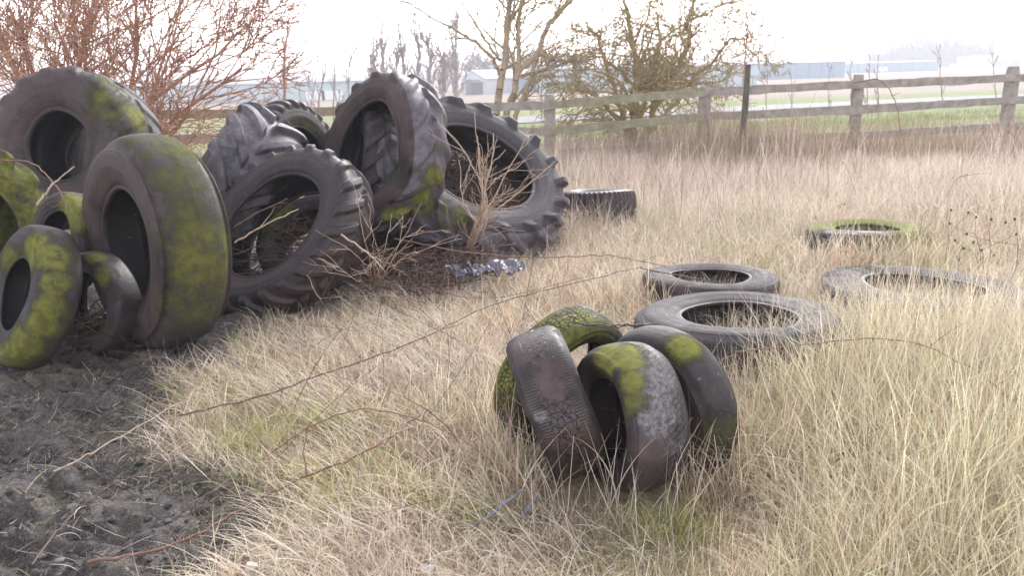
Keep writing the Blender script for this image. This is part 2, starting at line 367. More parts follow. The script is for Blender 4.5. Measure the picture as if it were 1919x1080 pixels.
def tyre(label, C, az, el, R, W, rb, lug=None, mats=None, moss=(), pale=(), rust=(), dents=(), oval=(0, 0), group=None, nu=300, name='tyre', cat='tyre', thick=None, spin=0, wob=.006, seed=0, round_=1.0, markz=.30, bare=False):
    """C world centre; az/el (degrees) axis direction, towards the viewer; rb bead radius as part of R; lug = dict(n, h, duty, slope, kind)"""
    mats = dict(tread=M_TREAD, side=M_SIDE, bead=M_SIDE, liner=M_LINER, **{}) | (mats or {})
    C = np.array(C, float); az, el = R_(az), R_(el)
    n = np.array([math.cos(el)*math.cos(az), math.cos(el)*math.sin(az), math.sin(el)])
    up = np.array([0, 0, 1.])-n*n[2]
    if np.linalg.norm(up) < .15: up = np.array([0, 1., 0])-n*n[1]
    up /= np.linalg.norm(up); lf = np.cross(n, up)
    rb *= R; h = R-rb; w_ = W/2; t_ = thick or (.035 if R > .45 else .016)
    sh = .06*h*round_
    half = [(R, 0), (R-.012*h*round_, .35*w_), (R-.045*h*round_, .64*w_), (R-.12*h*round_, .82*w_),            # tread .. shoulder
            (R-.27*h, .945*w_), (R-.48*h, 1.0*w_), (R-.70*h, .95*w_), (R-.86*h, .84*w_),
            (rb+.085*h, .78*w_), (rb+.045*h, .80*w_), (rb+.005*h, .77*w_), (rb, .70*w_),
            (rb+.06*h, .70*w_-.3*t_), (R-.62*h, .95*w_-t_), (R-.40*h, .97*w_-t_), (R-.18*h-.4*t_, .84*w_-.6*t_), (R-t_-.05*h, .5*w_), (R-t_, 0)]
    nl = 13 if lug else 7
    ks = [nl, nl, nl, 8, 6, 6, 5, 3, 3, 3, 2, 3, 4, 4, 4, 4, 4]
    pr = catmull(half, ks)                            # half loop crown -> inner crown
    cuts = np.cumsum([0]+ks); c_sh, c_sw, c_bd = cuts[3], cuts[8], cuts[12]
    mneg = pr[::-1].copy(); mneg[:, 1] *= -1          # inner crown -> crown on the back half
    loop = np.vstack([pr[:-1], mneg[:-1]]); m_ = len(loop); H = len(pr)-1
    # sections as (start, end) along loop index, all inclusive
    secs = [('tread', 'tread', -c_sh, c_sh), ('sidewall', 'side', c_sh, c_sw), ('bead', 'bead', c_sw, c_bd),
            ('inner_liner', 'liner', c_bd, 2*H-c_bd), ('bead', 'bead', 2*H-c_bd, 2*H-c_sw), ('sidewall', 'side', 2*H-c_sw, 2*H-c_sh)]
    th = np.arange(nu)/nu*2*math.pi
    r = np.repeat(loop[None, :, 0], nu, 0); z = np.repeat(loop[None, :, 1], nu, 0); T = np.repeat(th[:, None], m_, 1)+R_(spin)
    # outward normals of the profile
    dl = np.roll(loop, -1, 0)-np.roll(loop, 1, 0); nrm = np.stack([dl[:, 1], -dl[:, 0]], -1); nrm /= np.linalg.norm(nrm, axis=1, keepdims=True)+1e-9
    idx = np.arange(m_); k = np.minimum(idx, m_-idx)  # distance from the crown in index
    if lug:
        a_ = np.abs(z)/w_; s_ = (z > 0)*1.0
        lim = c_sh+int(lug.get('down', 9)); act = (k <= lim)
        ext = np.clip((lim-k)/6.0, 0, 1)[None, :]*act[None, :]
        arc = np.where(k <= c_sh, np.abs(loop[:, 1])/w_, .82+ (k-c_sh)*.02)[None, :]
        nn_ = lug['n']; ph = nn_*T/(2*math.pi)+.5*s_+lug.get('slope', .9)*arc
        fr = np.abs((ph % 1)-.5)*2                    # 0 centre of bar .. 1 gap
        du = lug.get('duty', .42); ed = lug.get('edge', .13)
        bar = 1-sst(du-ed, du+ed, fr)
        wear = .75+.5*vn(T*3, z*8, 1, seed+40)
        inner = sst(lug.get('a0', .03), lug.get('a0', .03)+.07, arc)
        dsp = lug['h']*bar*inner*ext*wear
        r = r+dsp*nrm[None, :, 0]; z = z+dsp*nrm[None, :, 1]
    # faint moulded rings on the sidewall
    swk = (k > c_sh+6) & (k < c_sw)
    r_n = (.0014*np.sin((R-loop[:, 0])/h*24))*swk
    z = z+(r_n*np.sign(loop[:, 1]))[None, :]
    # age: wobble, ovality, dents
    wv = wob*(np.sin(2*T+seed)+.6*np.sin(3*T+1.7*seed)+.5*np.sin(5*T+.7*seed))
    r = r+wv; z = z+wob*.8*np.sin(2*T+seed*2.1)
    if bare is False: pass
    r = r*(1+oval[1]*np.cos(2*(T-R_(oval[0]))))
    for th0, wd, dr, dz, pinch in dents:
        g_ = np.exp(-((((T-R_(th0)+math.pi) % (2*math.pi))-math.pi)/R_(wd))**2)
        lim_ = np.clip((r-rb*.8)/(R-rb*.8), .25, 1.2)
        z = z*(1-pinch*g_)+dz*g_; r = r+dr*g_*lim_
    P_ = C+r[..., None]*(np.cos(T)[..., None]*up+np.sin(T)[..., None]*lf)+z[..., None]*n
    # normals on the closed grid
    dT = np.roll(P_, -1, 0)-np.roll(P_, 1, 0); dS = np.roll(P_, -1, 1)-np.roll(P_, 1, 1)
    Nn = np.cross(dS, dT); Nn /= np.linalg.norm(Nn, axis=2, keepdims=True)+1e-12
    outw = nrm[None, :, 0, None]*(np.cos(T)[..., None]*up+np.sin(T)[..., None]*lf)+nrm[None, :, 1, None]*n
    if np.mean(np.sum(outw*Nn, -1)) < 0: Nn = -Nn
    mark(P_.reshape(-1, 3)[::3], markz)
    # moss
    MS = np.zeros((nu, m_)); PL = MS.copy(); RU = MS.copy()
    if moss or pale or rust:
        vis = np.sum(Nn*(EYE-P_), -1) > 0
        d_ = P_-EYE; dep = d_@_f; sx = 960+FPX*(d_@_R)/dep; sy = 540-FPX*(d_@_U)/dep
        for tgt, mx_, my_, rr_, st_ in [(MS, *q_) for q_ in moss]+[(PL, *q_) for q_ in pale]+[(RU, *q_) for q_ in rust]:               # patch on the rubber: centre found on the surface, radius in metres
            q = np.hypot(sx-mx_, sy-my_)+~vis*1e4+dep*3; j = np.unravel_index(np.argmin(q), q.shape); c0 = P_[j]
            dd_ = np.linalg.norm(P_-c0, axis=2)/rr_
            same = np.clip(np.sum(Nn*Nn[j], -1)*1.2+.6, 0, 1)
            tgt[:] = np.maximum(tgt, st_*np.clip(1.7-dd_*1.05, 0, 1.1)*same)
    root = empty(name, (C[0], C[1], max(0, float(P_[..., 2].min()))), label, cat, group)
    arcl = np.concatenate([[0], np.cumsum(np.linalg.norm(np.diff(loop, axis=0), axis=1))])
    off = Vector(root.location)
    for nm, mk_, s0, s1 in secs:
        ii = np.arange(s0, s1+1) % m_; K = len(ii)
        Vv = P_[:, ii].reshape(-1, 3)-np.array(off); Nv = Nn[:, ii].reshape(-1, 3)
        uu = np.repeat((th*R)[:, None], K, 1); vv_ = np.repeat((loop[ii, 1] if mk_ == 'tread' else arcl[ii])[None, :], nu, 0)
        a0 = (np.arange(nu)*K)[:, None]; a1 = (((np.arange(nu)+1) % nu)*K)[:, None]; q = np.arange(K-1)[None, :]
        Fq = np.stack([a0+q, a1+q, a1+q+1, a0+q+1], -1).reshape(-1, 4)
        f0 = Fq[0]; fn = np.cross(Vv[f0[1]]-Vv[f0[0]], Vv[f0[2]]-Vv[f0[0]])
        if fn@Nv[f0[0]] < 0: Fq = Fq[:, ::-1].copy()
        mesh(nm, Vv, Fq, mats[mk_], parent=root, uv=np.stack([uu, vv_], -1).reshape(-1, 2), attrs={'moss': MS[:, ii].ravel(), 'pale': PL[:, ii].ravel(), 'rust': RU[:, ii].ravel()}, normals=Nv)
    return root

WORN = dict(tread=M_SMOOTH, side=M_SIDE_B)
TR = dict(tread=M_PALE)
# --- the heap on the left
tyre('huge purple-black tyre under the bare bush with green moss on its shoulder', (-3.868, 7.284, 1.044), -97, 15, .70, .70, .42,
     lug=dict(n=17, h=.022, duty=.5, slope=.7, edge=.22), mats=dict(tread=M_SIDE, side=M_SIDE_B), moss=((210, 190, .20, .9), (262, 220, .16, 1.2), (205, 160, .12, .9), (230, 240, .14, .7), (200, 215, .16, .6)), seed=1)
tyre('big fat smooth tyre standing upright with green moss over its wide worn tread', (-2.232, 4.922, .650), -133, 3, .668, .45, .50, mats=WORN | dict(side=M_SIDE_B),
     moss=((330, 270, .26, .85), (350, 330, .24, .75), (395, 400, .24, .72), (390, 480, .30, .9), (380, 560, .24, .82), (280, 260, .16, .7), (375, 290, .10, 1.0)), seed=2, round_=2.2, wob=.004)
tyre('grey tyre leaning at the far left front with a bright moss ring around its hole', (-2.844, 4.57, .41), -133, 22, .43, .25, .50, mats=dict(side=M_PALE, tread=M_TREAD),
     moss=((60, 465, .15, 1.2), (100, 480, .12, 1.2), (105, 530, .10, 1.1), (90, 580, .11, 1.1), (75, 610, .11, 1.25), (40, 650, .13, 1.2), (10, 670, .13, 1.15), (20, 490, .12, 1.0)), seed=3, spin=20)
tyre('small narrow tyre full of rubbish wedged between the moss-ringed tyre and the fat one', (-2.60, 4.80, .30), -118, 8, .325, .2, .62, mats=dict(side=M_PALE, tread=M_TREAD),
     moss=((180, 480, .08, 1.1), (188, 520, .08, 1.1), (195, 600, .07, .8), (120, 655, .09, 1.0), (210, 560, .07, .6)), seed=4)
tyre('mossy car tyre peeping out behind the two small front tyres on the left', (-2.98, 5.28, .60), -125, 15, .34, .2, .6, mats=dict(side=M_SIDE, tread=M_TREAD),
     moss=((130, 380, .12, 1.3), (145, 400, .14, 1.2), (120, 390, .1, 1.1)), seed=5)
tyre('tractor tyre at the left edge coated in thick bright green moss', (-4.02, 5.75, .62), -28, 8, .62, .42, .55, lug=dict(n=16, h=.05, duty=.36, slope=.9),
     moss=((20, 380, .35, 1.15), (30, 340, .25, 1.2), (20, 430, .25, 1.1)), seed=6)
tyre('grey tractor tyre with thick bar lugs leaning mid-heap, its tread to the front', (-2.33, 6.80, .74), 12, -36, .66, .62, .5, lug=dict(n=14, h=.055, duty=.36, slope=1.25, edge=.07, a0=.02), mats=dict(tread=M_GREY),
     moss=((400, 310, .14, .5),), pale=((430, 240, .25, .5),), seed=7, nu=480)
tyre('tractor tyre with a greenish ribbed edge standing behind the bar-lugged tyre', (-2.02, 7.6, .80), -20, 10, .60, .34, .6, lug=dict(n=30, h=.03, duty=.5, slope=.5),
     moss=((560, 240, .25, 1.0),), seed=8, nu=420)
tyre('dark tractor tyre leaning mid-heap with lugs on its right edge and sticks in its hole', (-1.70, 5.88, .50), -118, 36, .655, .40, .62, lug=dict(n=22, h=.032, duty=.42, slope=.8), mats=dict(side=M_SIDE),
     seed=9, nu=440, oval=(315, .06), wob=.010)
tyre('mossy worn tyre lying inside the hole of the dark leaning tractor tyre', (-1.62, 6.45, .30), -100, 50, .46, .3, .6, mats=dict(side=M_PALE, liner=M_PALE),
     moss=((500, 370, .15, 1.3), (470, 400, .15, 1.1)), seed=10)
tyre('tall weathered tractor tyre arching over the heap with moss along its lug tips', (-1.12, 7.18, .945), -137, 18, .705, .43, .62, lug=dict(n=14, h=.036, duty=.40, slope=.9, edge=.26), mats=dict(tread=M_GREY, side=M_SIDE_B),
     moss=((815, 330, .10, 1.2), (790, 370, .10, 1.3), (755, 405, .10, 1.3), (735, 410, .10, 1.2), (825, 280, .07, .9)), seed=11, nu=480, oval=(330, .035), dents=((200, 26, .02, .05, .2), (250, 22, .02, -.05, .05), (310, 24, .0, .04, .0)), wob=.009)
tyre('smaller lugged tyre caught inside the hole of the tall arching tractor tyre', (-1.28, 7.55, .80), -160, 12, .50, .34, .55, lug=dict(n=16, h=.03, duty=.4, slope=1.0), mats=dict(tread=M_PALE), seed=12, nu=360)
tyre('largest tractor tyre lying tilted, tooth-like lugs on its rim and dead twigs in its hole', (-.345, 7.55, .665), -50, 51, .93, .42, .60, lug=dict(n=18, h=.060, duty=.36, slope=.9, edge=.14, down=12), mats=dict(tread=M_GREY, side=M_PALE),
     moss=((850, 400, .14, .9), (790, 380, .14, .9), (760, 330, .15, .9)), seed=13, nu=520, oval=(40, -.02))
tyre('dark low tyre half buried in grass under the tall arching tractor tyre', (-1.05, 6.75, .12), -85, 80, .48, .24, .58, lug=dict(n=18, h=.02, duty=.4), moss=((700, 470, .12, .6),), seed=14)
tyre('dark tyre added behind the hole of the huge purple-black tyre', (-4.05, 8.15, .75), -20, 8, .62, .5, .5, seed=17)  # added so its tread blocks the view and keeps the hole dark
tyre('black ribbed tyre half hidden in tall grass behind the largest tractor tyre', (.98, 8.7, .13), 90, 84, .40, .44, .6, lug=dict(n=44, h=.014, duty=.5, slope=.2), mats=dict(side=M_TREAD), seed=15)
# --- the loose car tyres in front
CT = dict(side=M_SIDE, tread=M_TREAD_W)
tyre('bright moss-green car tyre leaning at the back left of the four upright car tyres', (.215, 3.42, .245), -52, -17, .345, .2, .66, mats=dict(side=M_SIDE, tread=M_TREAD_W),
     moss=((980, 660, .13, 1.3), (1040, 620, .13, 1.3), (1000, 690, .12, 1.2), (950, 720, .12, 1.0), (1100, 600, .12, 1.2), (1060, 640, .12, 1.2), (1140, 625, .1, .9), (945, 700, .10, 1.2), (940, 740, .10, 1.1)), seed=21, nu=260)
tyre('cracked brown car tyre seen tread-on with a dent across its bald patch', (.165, 3.06, .285), -174, -17, .318, .24, .60, mats=CT,
     dents=((300, 15, -.022, .008, -.03),), seed=22, rust=((1025, 700, .06, .7), (1040, 730, .05, .65), (1000, 850, .06, .5)), pale=((1083, 695, .03, .9), (1012, 780, .025, .8)), nu=320, wob=.005, moss=((1060, 625, .05, .5),))
tyre('front car tyre with yellow-green moss on its top and pale scraped tread on its side', (.445, 2.95, .265), -159, 2, .30, .25, .56, mats=dict(side=M_SIDE, tread=M_TREAD_Z),
     moss=((1150, 665, .08, 1.7), (1180, 675, .06, 1.6), (1180, 655, .05, 1.6), (1187, 745, .055, .95), (1140, 660, .08, 1.7), (1185, 715, .06, 1.25)), seed=23, pale=((1225, 720, .08, .9), (1240, 780, .08, .8), (1215, 760, .05, .9), (1270, 830, .06, .5)), nu=320, round_=1.6, wob=.004)
tyre('dark smooth car tyre at the right of the upright four with one green patch', (.655, 3.12, .255), -146, -8, .325, .21, .44, mats=dict(side=M_SIDE, tread=M_SMOOTH),
     moss=((1283, 650, .075, 1.4), (1365, 800, .09, .8), (1300, 655, .06, 1.2)), seed=24, oval=(35, .03), round_=2.2, nu=280)
# --- lying flat in the grass
tyre('grey lorry tyre lying flat right behind the standing car tyres', (1.27, 4.27, .165), 96, 87, .585, .24, .53, mats=dict(side=M_PALE, tread=M_PALE), seed=31, moss=((1250, 640, .05, .4),), markz=.4, round_=1.5)
tyre('smaller grey tyre lying flat beyond the lorry tyre with a twig across its hole', (1.41, 5.48, .105), 78, 87, .48, .19, .56, mats=dict(side=M_PALE, tread=M_TREAD), seed=32, markz=.4)
tyre('wide grey tractor tyre lying flat at the right edge of the photo', (2.77, 5.15, .075), 40, 87, .67, .2, .56, mats=dict(side=M_PALE, tread=M_TREAD), seed=33, moss=((1600, 500, .2, .6), (1560, 510, .15, .5)), markz=.4)
tyre('green mossy tyre lying flat farthest away in the pale grass', (3.21, 7.05, .09), 90, 87, .53, .21, .52, mats=dict(side=M_SIDE, tread=M_TREAD), seed=34,
     moss=((1560, 425, .34, 1.5), (1600, 418, .3, 1.5), (1690, 430, .34, 1.5), (1640, 420, .3, 1.5), (1725, 445, .28, 1.3), (1650, 458, .15, .9)), markz=.4)

# ------------------------------------------------------------------ grass
OCCK = None
def occupied(x, y):
    global OCCK
    if OCCK is None:
        OCCK = np.zeros((700, 500), bool)
        for (a_, b_) in OCC:
            if -250 < a_ < 449 and 0 <= b_ < 499: OCCK[a_+250, b_] = True
    a_ = np.clip((x/.03).astype(int)+250, 0, 699); b_ = np.clip((y/.03).astype(int), 0, 499); return OCCK[a_, b_]
def ribbon(name, root, length, azim, phi0, curve, width, tint, mat, K=4, twist=None, label=None, cat='grass', kind='stuff', curl=None, parent=None, kink=0):
    n_ = len(root); s_ = np.linspace(0, 1, K+1)
    phi = phi0[:, None]+curve[:, None]*s_[None, :]**1.3
    if curl is not None: az_ = azim[:, None]+curl[:, None]*s_[None, :]
    else: az_ = np.repeat(azim[:, None], K+1, 1)
    if kink: phi = phi+(RNG.random(n_) < kink)[:, None]*(s_[None, :] > RNG.uniform(.25, .8, n_)[:, None])*RNG.uniform(.7, 1.9, n_)[:, None]
    st = length[:, None]/K
    dx = np.sin(phi)*np.cos(az_)*st; dy = np.sin(phi)*np.sin(az_)*st; dz = np.cos(phi)*st
    cz = lambda a_: np.concatenate([np.zeros((n_, 1)), np.cumsum(a_[:, :-1], 1)], 1)
    c = np.stack([cz(dx), cz(dy), cz(dz)], -1)+root[:, None, :]
    gz = root[:, 2][:, None]+.006; c[..., 2] = np.maximum(c[..., 2], gz-.012+.01*np.arange(K+1)[None, :]/K)
    tw = RNG.uniform(0, 6.28, n_) if twist is None else twist
    wx, wy = np.cos(tw), np.sin(tw)
    wd = width[:, None]*np.clip(1.08-s_[None, :]**1.8, .12, 1)*.5
    off = np.stack([wx[:, None]*wd, wy[:, None]*wd, .25*wd], -1)
    V = np.stack([c-off, c+off], 2).reshape(-1, 3)
    base = (np.arange(n_)*2*(K+1))[:, None]; q = np.arange(K)[None, :]*2
    F = np.stack([base+q, base+q+1, base+q+3, base+q+2], -1).reshape(-1, 4)
    tn = np.repeat(tint[:, None, :], 2*(K+1), 1).reshape(-1, 3)
    o = mesh(name, V, F, mat, attrs={'tint': tn}, smooth=True, parent=parent); 
    if label: tag(o, label, cat, kind=kind)
    return o
M_BLADE = blade_mat('dry_blades')
def sector(n_, d0, d1, half=40, p=1.0, rng=RNG):
    """random ground points, density falling with distance"""
    uu = rng.random(n_); d_ = (d0**p+(d1**p-d0**p)*uu)**(1/p); a_ = np.radians(rng.uniform(-half, half, n_))
    return d_*np.sin(a_), d_*np.cos(a_)
STRAW = np.array([1.10, 1.11, 1.13])*np.array([(.66, .54, .40), (.75, .65, .50), (.54, .42, .30), (.82, .74, .60), (.44, .31, .23), (.66, .51, .42), (.34, .22, .18), (.58, .53, .30)])
def tints(n_, x, y, pal=STRAW, w_=(.22, .22, .15, .12, .09, .1, .04, .06), gr=.9):
    i_ = RNG.choice(len(pal), n_, p=np.array(w_)/sum(w_)); c = pal[i_]*RNG.uniform(.6, 1.32, (n_, 1))
    g_ = sst(.56, .82, vn(x, y, .55, 21))*(RNG.random(n_) < .40)*gr        # greener tussocks
    gcol = np.array([.40, .41, .17])*RNG.uniform(.7, 1.2, (n_, 1))
    c = c*(1-g_[:, None])+gcol*g_[:, None]
    pk = (sst(.5, .75, vn(x, y, .9, 22))*(.35-.25*sst(.4, 1.4, x)*sst(5, 3.5, y)))[:, None]
    c = c*(1+(sst(.3, 1.5, x)*sst(5, 3.2, y))[:, None]*np.array([-.05, .01, -.06]))                       # pinkish brown patches
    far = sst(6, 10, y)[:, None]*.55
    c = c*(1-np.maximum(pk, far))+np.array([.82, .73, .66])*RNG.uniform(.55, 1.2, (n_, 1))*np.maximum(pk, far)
    return np.clip(c, 0, 1)
def keep(x, y, m0=0.0):
    mk = mud_and_dark_holes(x, y)
    return (~occupied(x, y)) & (RNG.random(len(x)) > mk*(1-m0)) & (y < 19)

def heightmap(x, y):
    hgt = .10+.07*vn(x, y, .8, 31)
    right = sst(.5, 1.6, x-.12*(y-2.5))*sst(4.9, 3.6, y)             # tall stand in the right foreground
    hgt = hgt+.29*right*(.65+.7*vn(x, y, .45, 32))
    hgt = hgt+.09*sst(6.0, 9.0, y)*sst(14, 11, y)+.14*sst(9.5, 12.5, y)*sst(3.5, 1.5, x)
    hgt = hgt*(1-.5*sst(.75, .45, np.hypot((x-.38)/1.0, (y-2.55)/.7)))     # thinner just in front of the upright car tyres
    return hgt

# combed-down matted straw
n1 = 230000
x, y = sector(n1, 2.0, 17.5, p=.75); k_ = keep(x, y, .02); x, y = x[k_], y[k_]; n_ = len(x)
cl = vn(x, y, .5, 41)*6.28+vn(x, y, .16, 42)*3.5
hm = heightmap(x, y); left = sst(.4, -.6, x)*sst(6.5, 5, y)
az = np.where(RNG.random(n_) < .22+.2*left, -2.6+.9*(cl/6.28-.5)*2+RNG.normal(0, .55, n_), RNG.uniform(0, 6.28, n_))
ln = hm*RNG.uniform(.5, 1.7, n_)
ph = RNG.uniform(.25, 1.4, n_)+.15*left; cv = RNG.uniform(.1, 1.1, n_)
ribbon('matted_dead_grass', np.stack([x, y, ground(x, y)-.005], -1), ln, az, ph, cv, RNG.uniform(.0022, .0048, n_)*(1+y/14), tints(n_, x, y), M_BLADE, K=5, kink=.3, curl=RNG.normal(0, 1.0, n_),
       label='pale matted dead grass covering the ground between the tyres', cat='grass')
# upright stems in tussocks
n1 = 120000
x, y = sector(n1, 2.0, 17.5, p=.8); 
dn = sst(.35, .65, vn(x, y, .28, 43)); right = sst(.4, 1.4, x-.1*(y-2.5)); far = sst(6.5, 9, y)
pr_ = np.clip(.10+.35*dn+.75*right*sst(5.2, 3.8, y)+.35*far*dn+.35*far, 0, 1)
k_ = keep(x, y) & (RNG.random(n1) < pr_); x, y = x[k_], y[k_]; n_ = len(x); hm = heightmap(x, y)
az = RNG.uniform(0, 6.28, n_)
ln = hm*RNG.uniform(.9, 1.75, n_)
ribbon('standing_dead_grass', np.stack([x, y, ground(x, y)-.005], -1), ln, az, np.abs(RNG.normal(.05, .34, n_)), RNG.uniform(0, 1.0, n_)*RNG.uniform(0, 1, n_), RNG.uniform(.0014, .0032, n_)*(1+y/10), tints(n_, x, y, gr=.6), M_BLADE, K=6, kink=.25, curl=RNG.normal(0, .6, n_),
       label='upright straw stems and thin dead blades standing over the matted grass', cat='grass')
# long curled pale leaves
n1 = 9000
x, y = sector(n1, 2.0, 9, p=.9); k_ = keep(x, y) & (RNG.random(n1) < .3+.7*sst(.2, 1.2, x)); x, y = x[k_], y[k_]; n_ = len(x)
ribbon('curled_dead_leaves_of_grass', np.stack([x, y, ground(x, y)], -1), heightmap(x, y)*RNG.uniform(1.0, 1.7, n_), RNG.uniform(0, 6.28, n_), RNG.uniform(0, .5, n_), RNG.uniform(1.0, 3.0, n_), RNG.uniform(.003, .0065, n_),
       np.array([.80, .73, .58])*RNG.uniform(.7, 1.1, (n_, 1)), M_BLADE, K=8, curl=RNG.normal(0, .8, n_), label='wide pale grass leaves curled over at their tips', cat='grass')
# long pale strands combed down towards the mud
n1 = 26000
x, y = sector(n1, 2.0, 6.3, p=.9); k_ = keep(x, y, .1) & (mudmask(x+.12, y+.06) < .1) & (RNG.random(n1) < .6*sst(.7, -.3, x)*sst(.35, .6, vn(x, y, .33, 81))); x, y = x[k_], y[k_]; n_ = len(x)
ribbon('combed_pale_grass', np.stack([x, y, ground(x, y)+.02], -1), RNG.uniform(.10, .30, n_), -2.55+RNG.normal(0, .6, n_)+1.2*(vn(x, y, .5, 82)-.5), RNG.uniform(.5, 1.0, n_), RNG.uniform(.5, 1.1, n_), RNG.uniform(.0025, .0055, n_),
       np.array([.84, .76, .64])*RNG.uniform(.7, 1.15, (n_, 1)), M_BLADE, K=6, curl=RNG.normal(0, .45, n_), label='long pale dead grass combed over towards the muddy track', cat='grass')
# pale tussocks growing up against the flat tyres
tp = [(1560, 735), (1490, 740), (1610, 720), (1530, 700), (1430, 745), (1750, 625), (1650, 640), (1850, 640), (1690, 620), (1620, 500), (1700, 505), (1560, 498), (1100, 425), (1150, 410), (1180, 400), (1060, 440), (1080, 420), (1120, 405), (1130, 430), (1090, 400), (1240, 590), (1180, 570), (1470, 570), (1540, 610), (1900, 625), (1400, 760), (1330, 900), (1400, 860), (1460, 840), (930, 800), (960, 860), (1000, 930), (1240, 930), (1300, 920), (1720, 500), (1530, 560)]
xs, ys = [], []
for a_, b_ in tp:
    g_ = G(a_, b_); k_ = 150; xs.append(g_[0]+RNG.normal(0, .11, k_)); ys.append(g_[1]+RNG.normal(0, .09, k_))
x = np.concatenate(xs); y = np.concatenate(ys); k_ = keep(x, y, .3); x, y = x[k_], y[k_]; n_ = len(x)
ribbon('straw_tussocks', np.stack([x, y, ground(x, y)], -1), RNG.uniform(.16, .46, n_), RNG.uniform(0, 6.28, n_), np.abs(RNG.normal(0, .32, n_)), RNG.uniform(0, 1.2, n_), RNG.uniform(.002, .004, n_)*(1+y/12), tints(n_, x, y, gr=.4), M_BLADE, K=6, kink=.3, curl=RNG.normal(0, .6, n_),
       label='pale straw tussocks growing up against the tyres', cat='grass')
# fresh green tufts
tp = [(740, 930), (690, 880), (830, 950), (900, 990), (1560, 640+240), (1230, 960), (1320, 890), (600, 800), (960, 880), (480, 830), (1480, 880), (1700, 870), (640, 950), (560, 910), (1720, 940), (1290, 1010), (430, 650), (620, 545)]
xs, ys = [], []
for a_, b_ in tp:
    g_ = G(a_, b_); k_ = 210; xs.append(g_[0]+RNG.normal(0, .09, k_)); ys.append(g_[1]+RNG.normal(0, .07, k_))
x = np.concatenate(xs); y = np.concatenate(ys); k_ = keep(x, y, .3); x, y = x[k_], y[k_]; n_ = len(x)
c = np.array([.36, .40, .14])*RNG.uniform(.6, 1.3, (n_, 1)); pm = RNG.random(n_)[:, None] < .45; c = np.where(pm, np.array([.60, .56, .25])*RNG.uniform(.7, 1.1, (n_, 1)), c)
ribbon('green_grass_tufts', np.stack([x, y, ground(x, y)], -1), RNG.uniform(.06, .17, n_), RNG.uniform(0, 6.28, n_), RNG.uniform(.1, .8, n_), RNG.uniform(.2, 1.2, n_), RNG.uniform(.0025, .005, n_), c, M_BLADE, K=5,
       label='yellow-green living grass tufts showing through the dead grass', cat='grass')
# bits of straw, bark and trampled grass on the mud
n1 = 190000
x, y = sector(n1, 2.0, 6.5, p=1.1, half=45); mk = mudmask(x, y); pat = sst(.4, .62, vn(x, y, .33, 51)); k_ = (mk > .12) & (RNG.random(n1) < .10+.55*pat+.5*(mudmask(x+.30, y+.1) < .5)) & ~occupied(x, y); x, y = x[k_], y[k_]; n_ = len(x)
c = np.array([(.34, .30, .23), (.22, .18, .145), (.46, .41, .34), (.12, .085, .075), (.25, .26, .15), (.09, .065, .06)])[RNG.integers(0, 6, n_)]*RNG.uniform(.6, 1.1, (n_, 1))
ribbon('trampled_straw', np.stack([x, y, ground(x, y)+.018], -1), RNG.uniform(.015, .07, n_)*np.where(RNG.random(n_) < .02, 2.0, 1), RNG.normal(.55, 1.1, n_), RNG.uniform(1.0, 1.5, n_), RNG.uniform(-.3, .4, n_), RNG.uniform(.0025, .006, n_), c, M_BLADE, K=3, curl=RNG.normal(0, .7, n_),
       label='trampled bits of straw and stalk lying in the mud', cat='litter')
# short green grass along the fence and beyond
n1 = 42000
x = RNG.uniform(-16, 22, n1); y = RNG.uniform(15.5, 27, n1); dn = vn(x, y, 1.6, 61)
k_ = (np.abs(np.arctan2(x, y)) < .72) & (RNG.random(n1) < sst(.2, .7, dn)); x, y = x[k_], y[k_]; n_ = len(x)
c = np.array([.26, .28, .12])*RNG.uniform(.6, 1.3, (n_, 1)); br = (RNG.random(n_) < sst(21, 16.5, y))[:, None]; c = np.where(br, np.array([.46, .36, .27])*RNG.uniform(.6, 1.2, (n_, 1)), c)
ribbon('verge_grass', np.stack([x, y, ground(x, y)], -1), RNG.uniform(.06, .2, n_)*(1+1.2*sst(20, 16.5, y)), RNG.uniform(0, 6.28, n_), RNG.uniform(0, .6, n_), RNG.uniform(0, .8, n_), RNG.uniform(.008, .016, n_), c, M_BLADE, K=2,
       label='low green and straw coloured grass just beyond the fence', cat='grass')

n1 = 11000
x = RNG.uniform(-1.5, 11, n1); y = RNG.uniform(5.5, 14.2, n1); cl = sst(.45, .75, vn(x, y, .75, 91))
k_ = keep(x, y) & (np.abs(np.arctan2(x, y)) < .66) & (x > -1.0+.12*y) & (RNG.random(n1) < (.08+.92*cl)*sst(5.5, 10, y)); x, y = x[k_], y[k_]; n_ = len(x)
c = np.array([(.72, .62, .54), (.60, .48, .42), (.42, .28, .24), (.80, .72, .62), (.26, .16, .14)])[RNG.integers(0, 5, n_)]*RNG.uniform(.8, 1.1, (n_, 1))
ribbon('tall_dead_stalks', np.stack([x, y, ground(x, y)], -1), RNG.uniform(.35, .95, n_)*sst(3, 11, y), RNG.uniform(0, 6.28, n_), np.abs(RNG.normal(0, .22, n_)), RNG.uniform(0, .6, n_), RNG.uniform(.004, .008, n_), c, M_BLADE, K=6, kink=.35, curl=RNG.normal(0, .5, n_),
       label='tall thin dead stalks sticking up out of the grass towards the fence', cat='stalks')
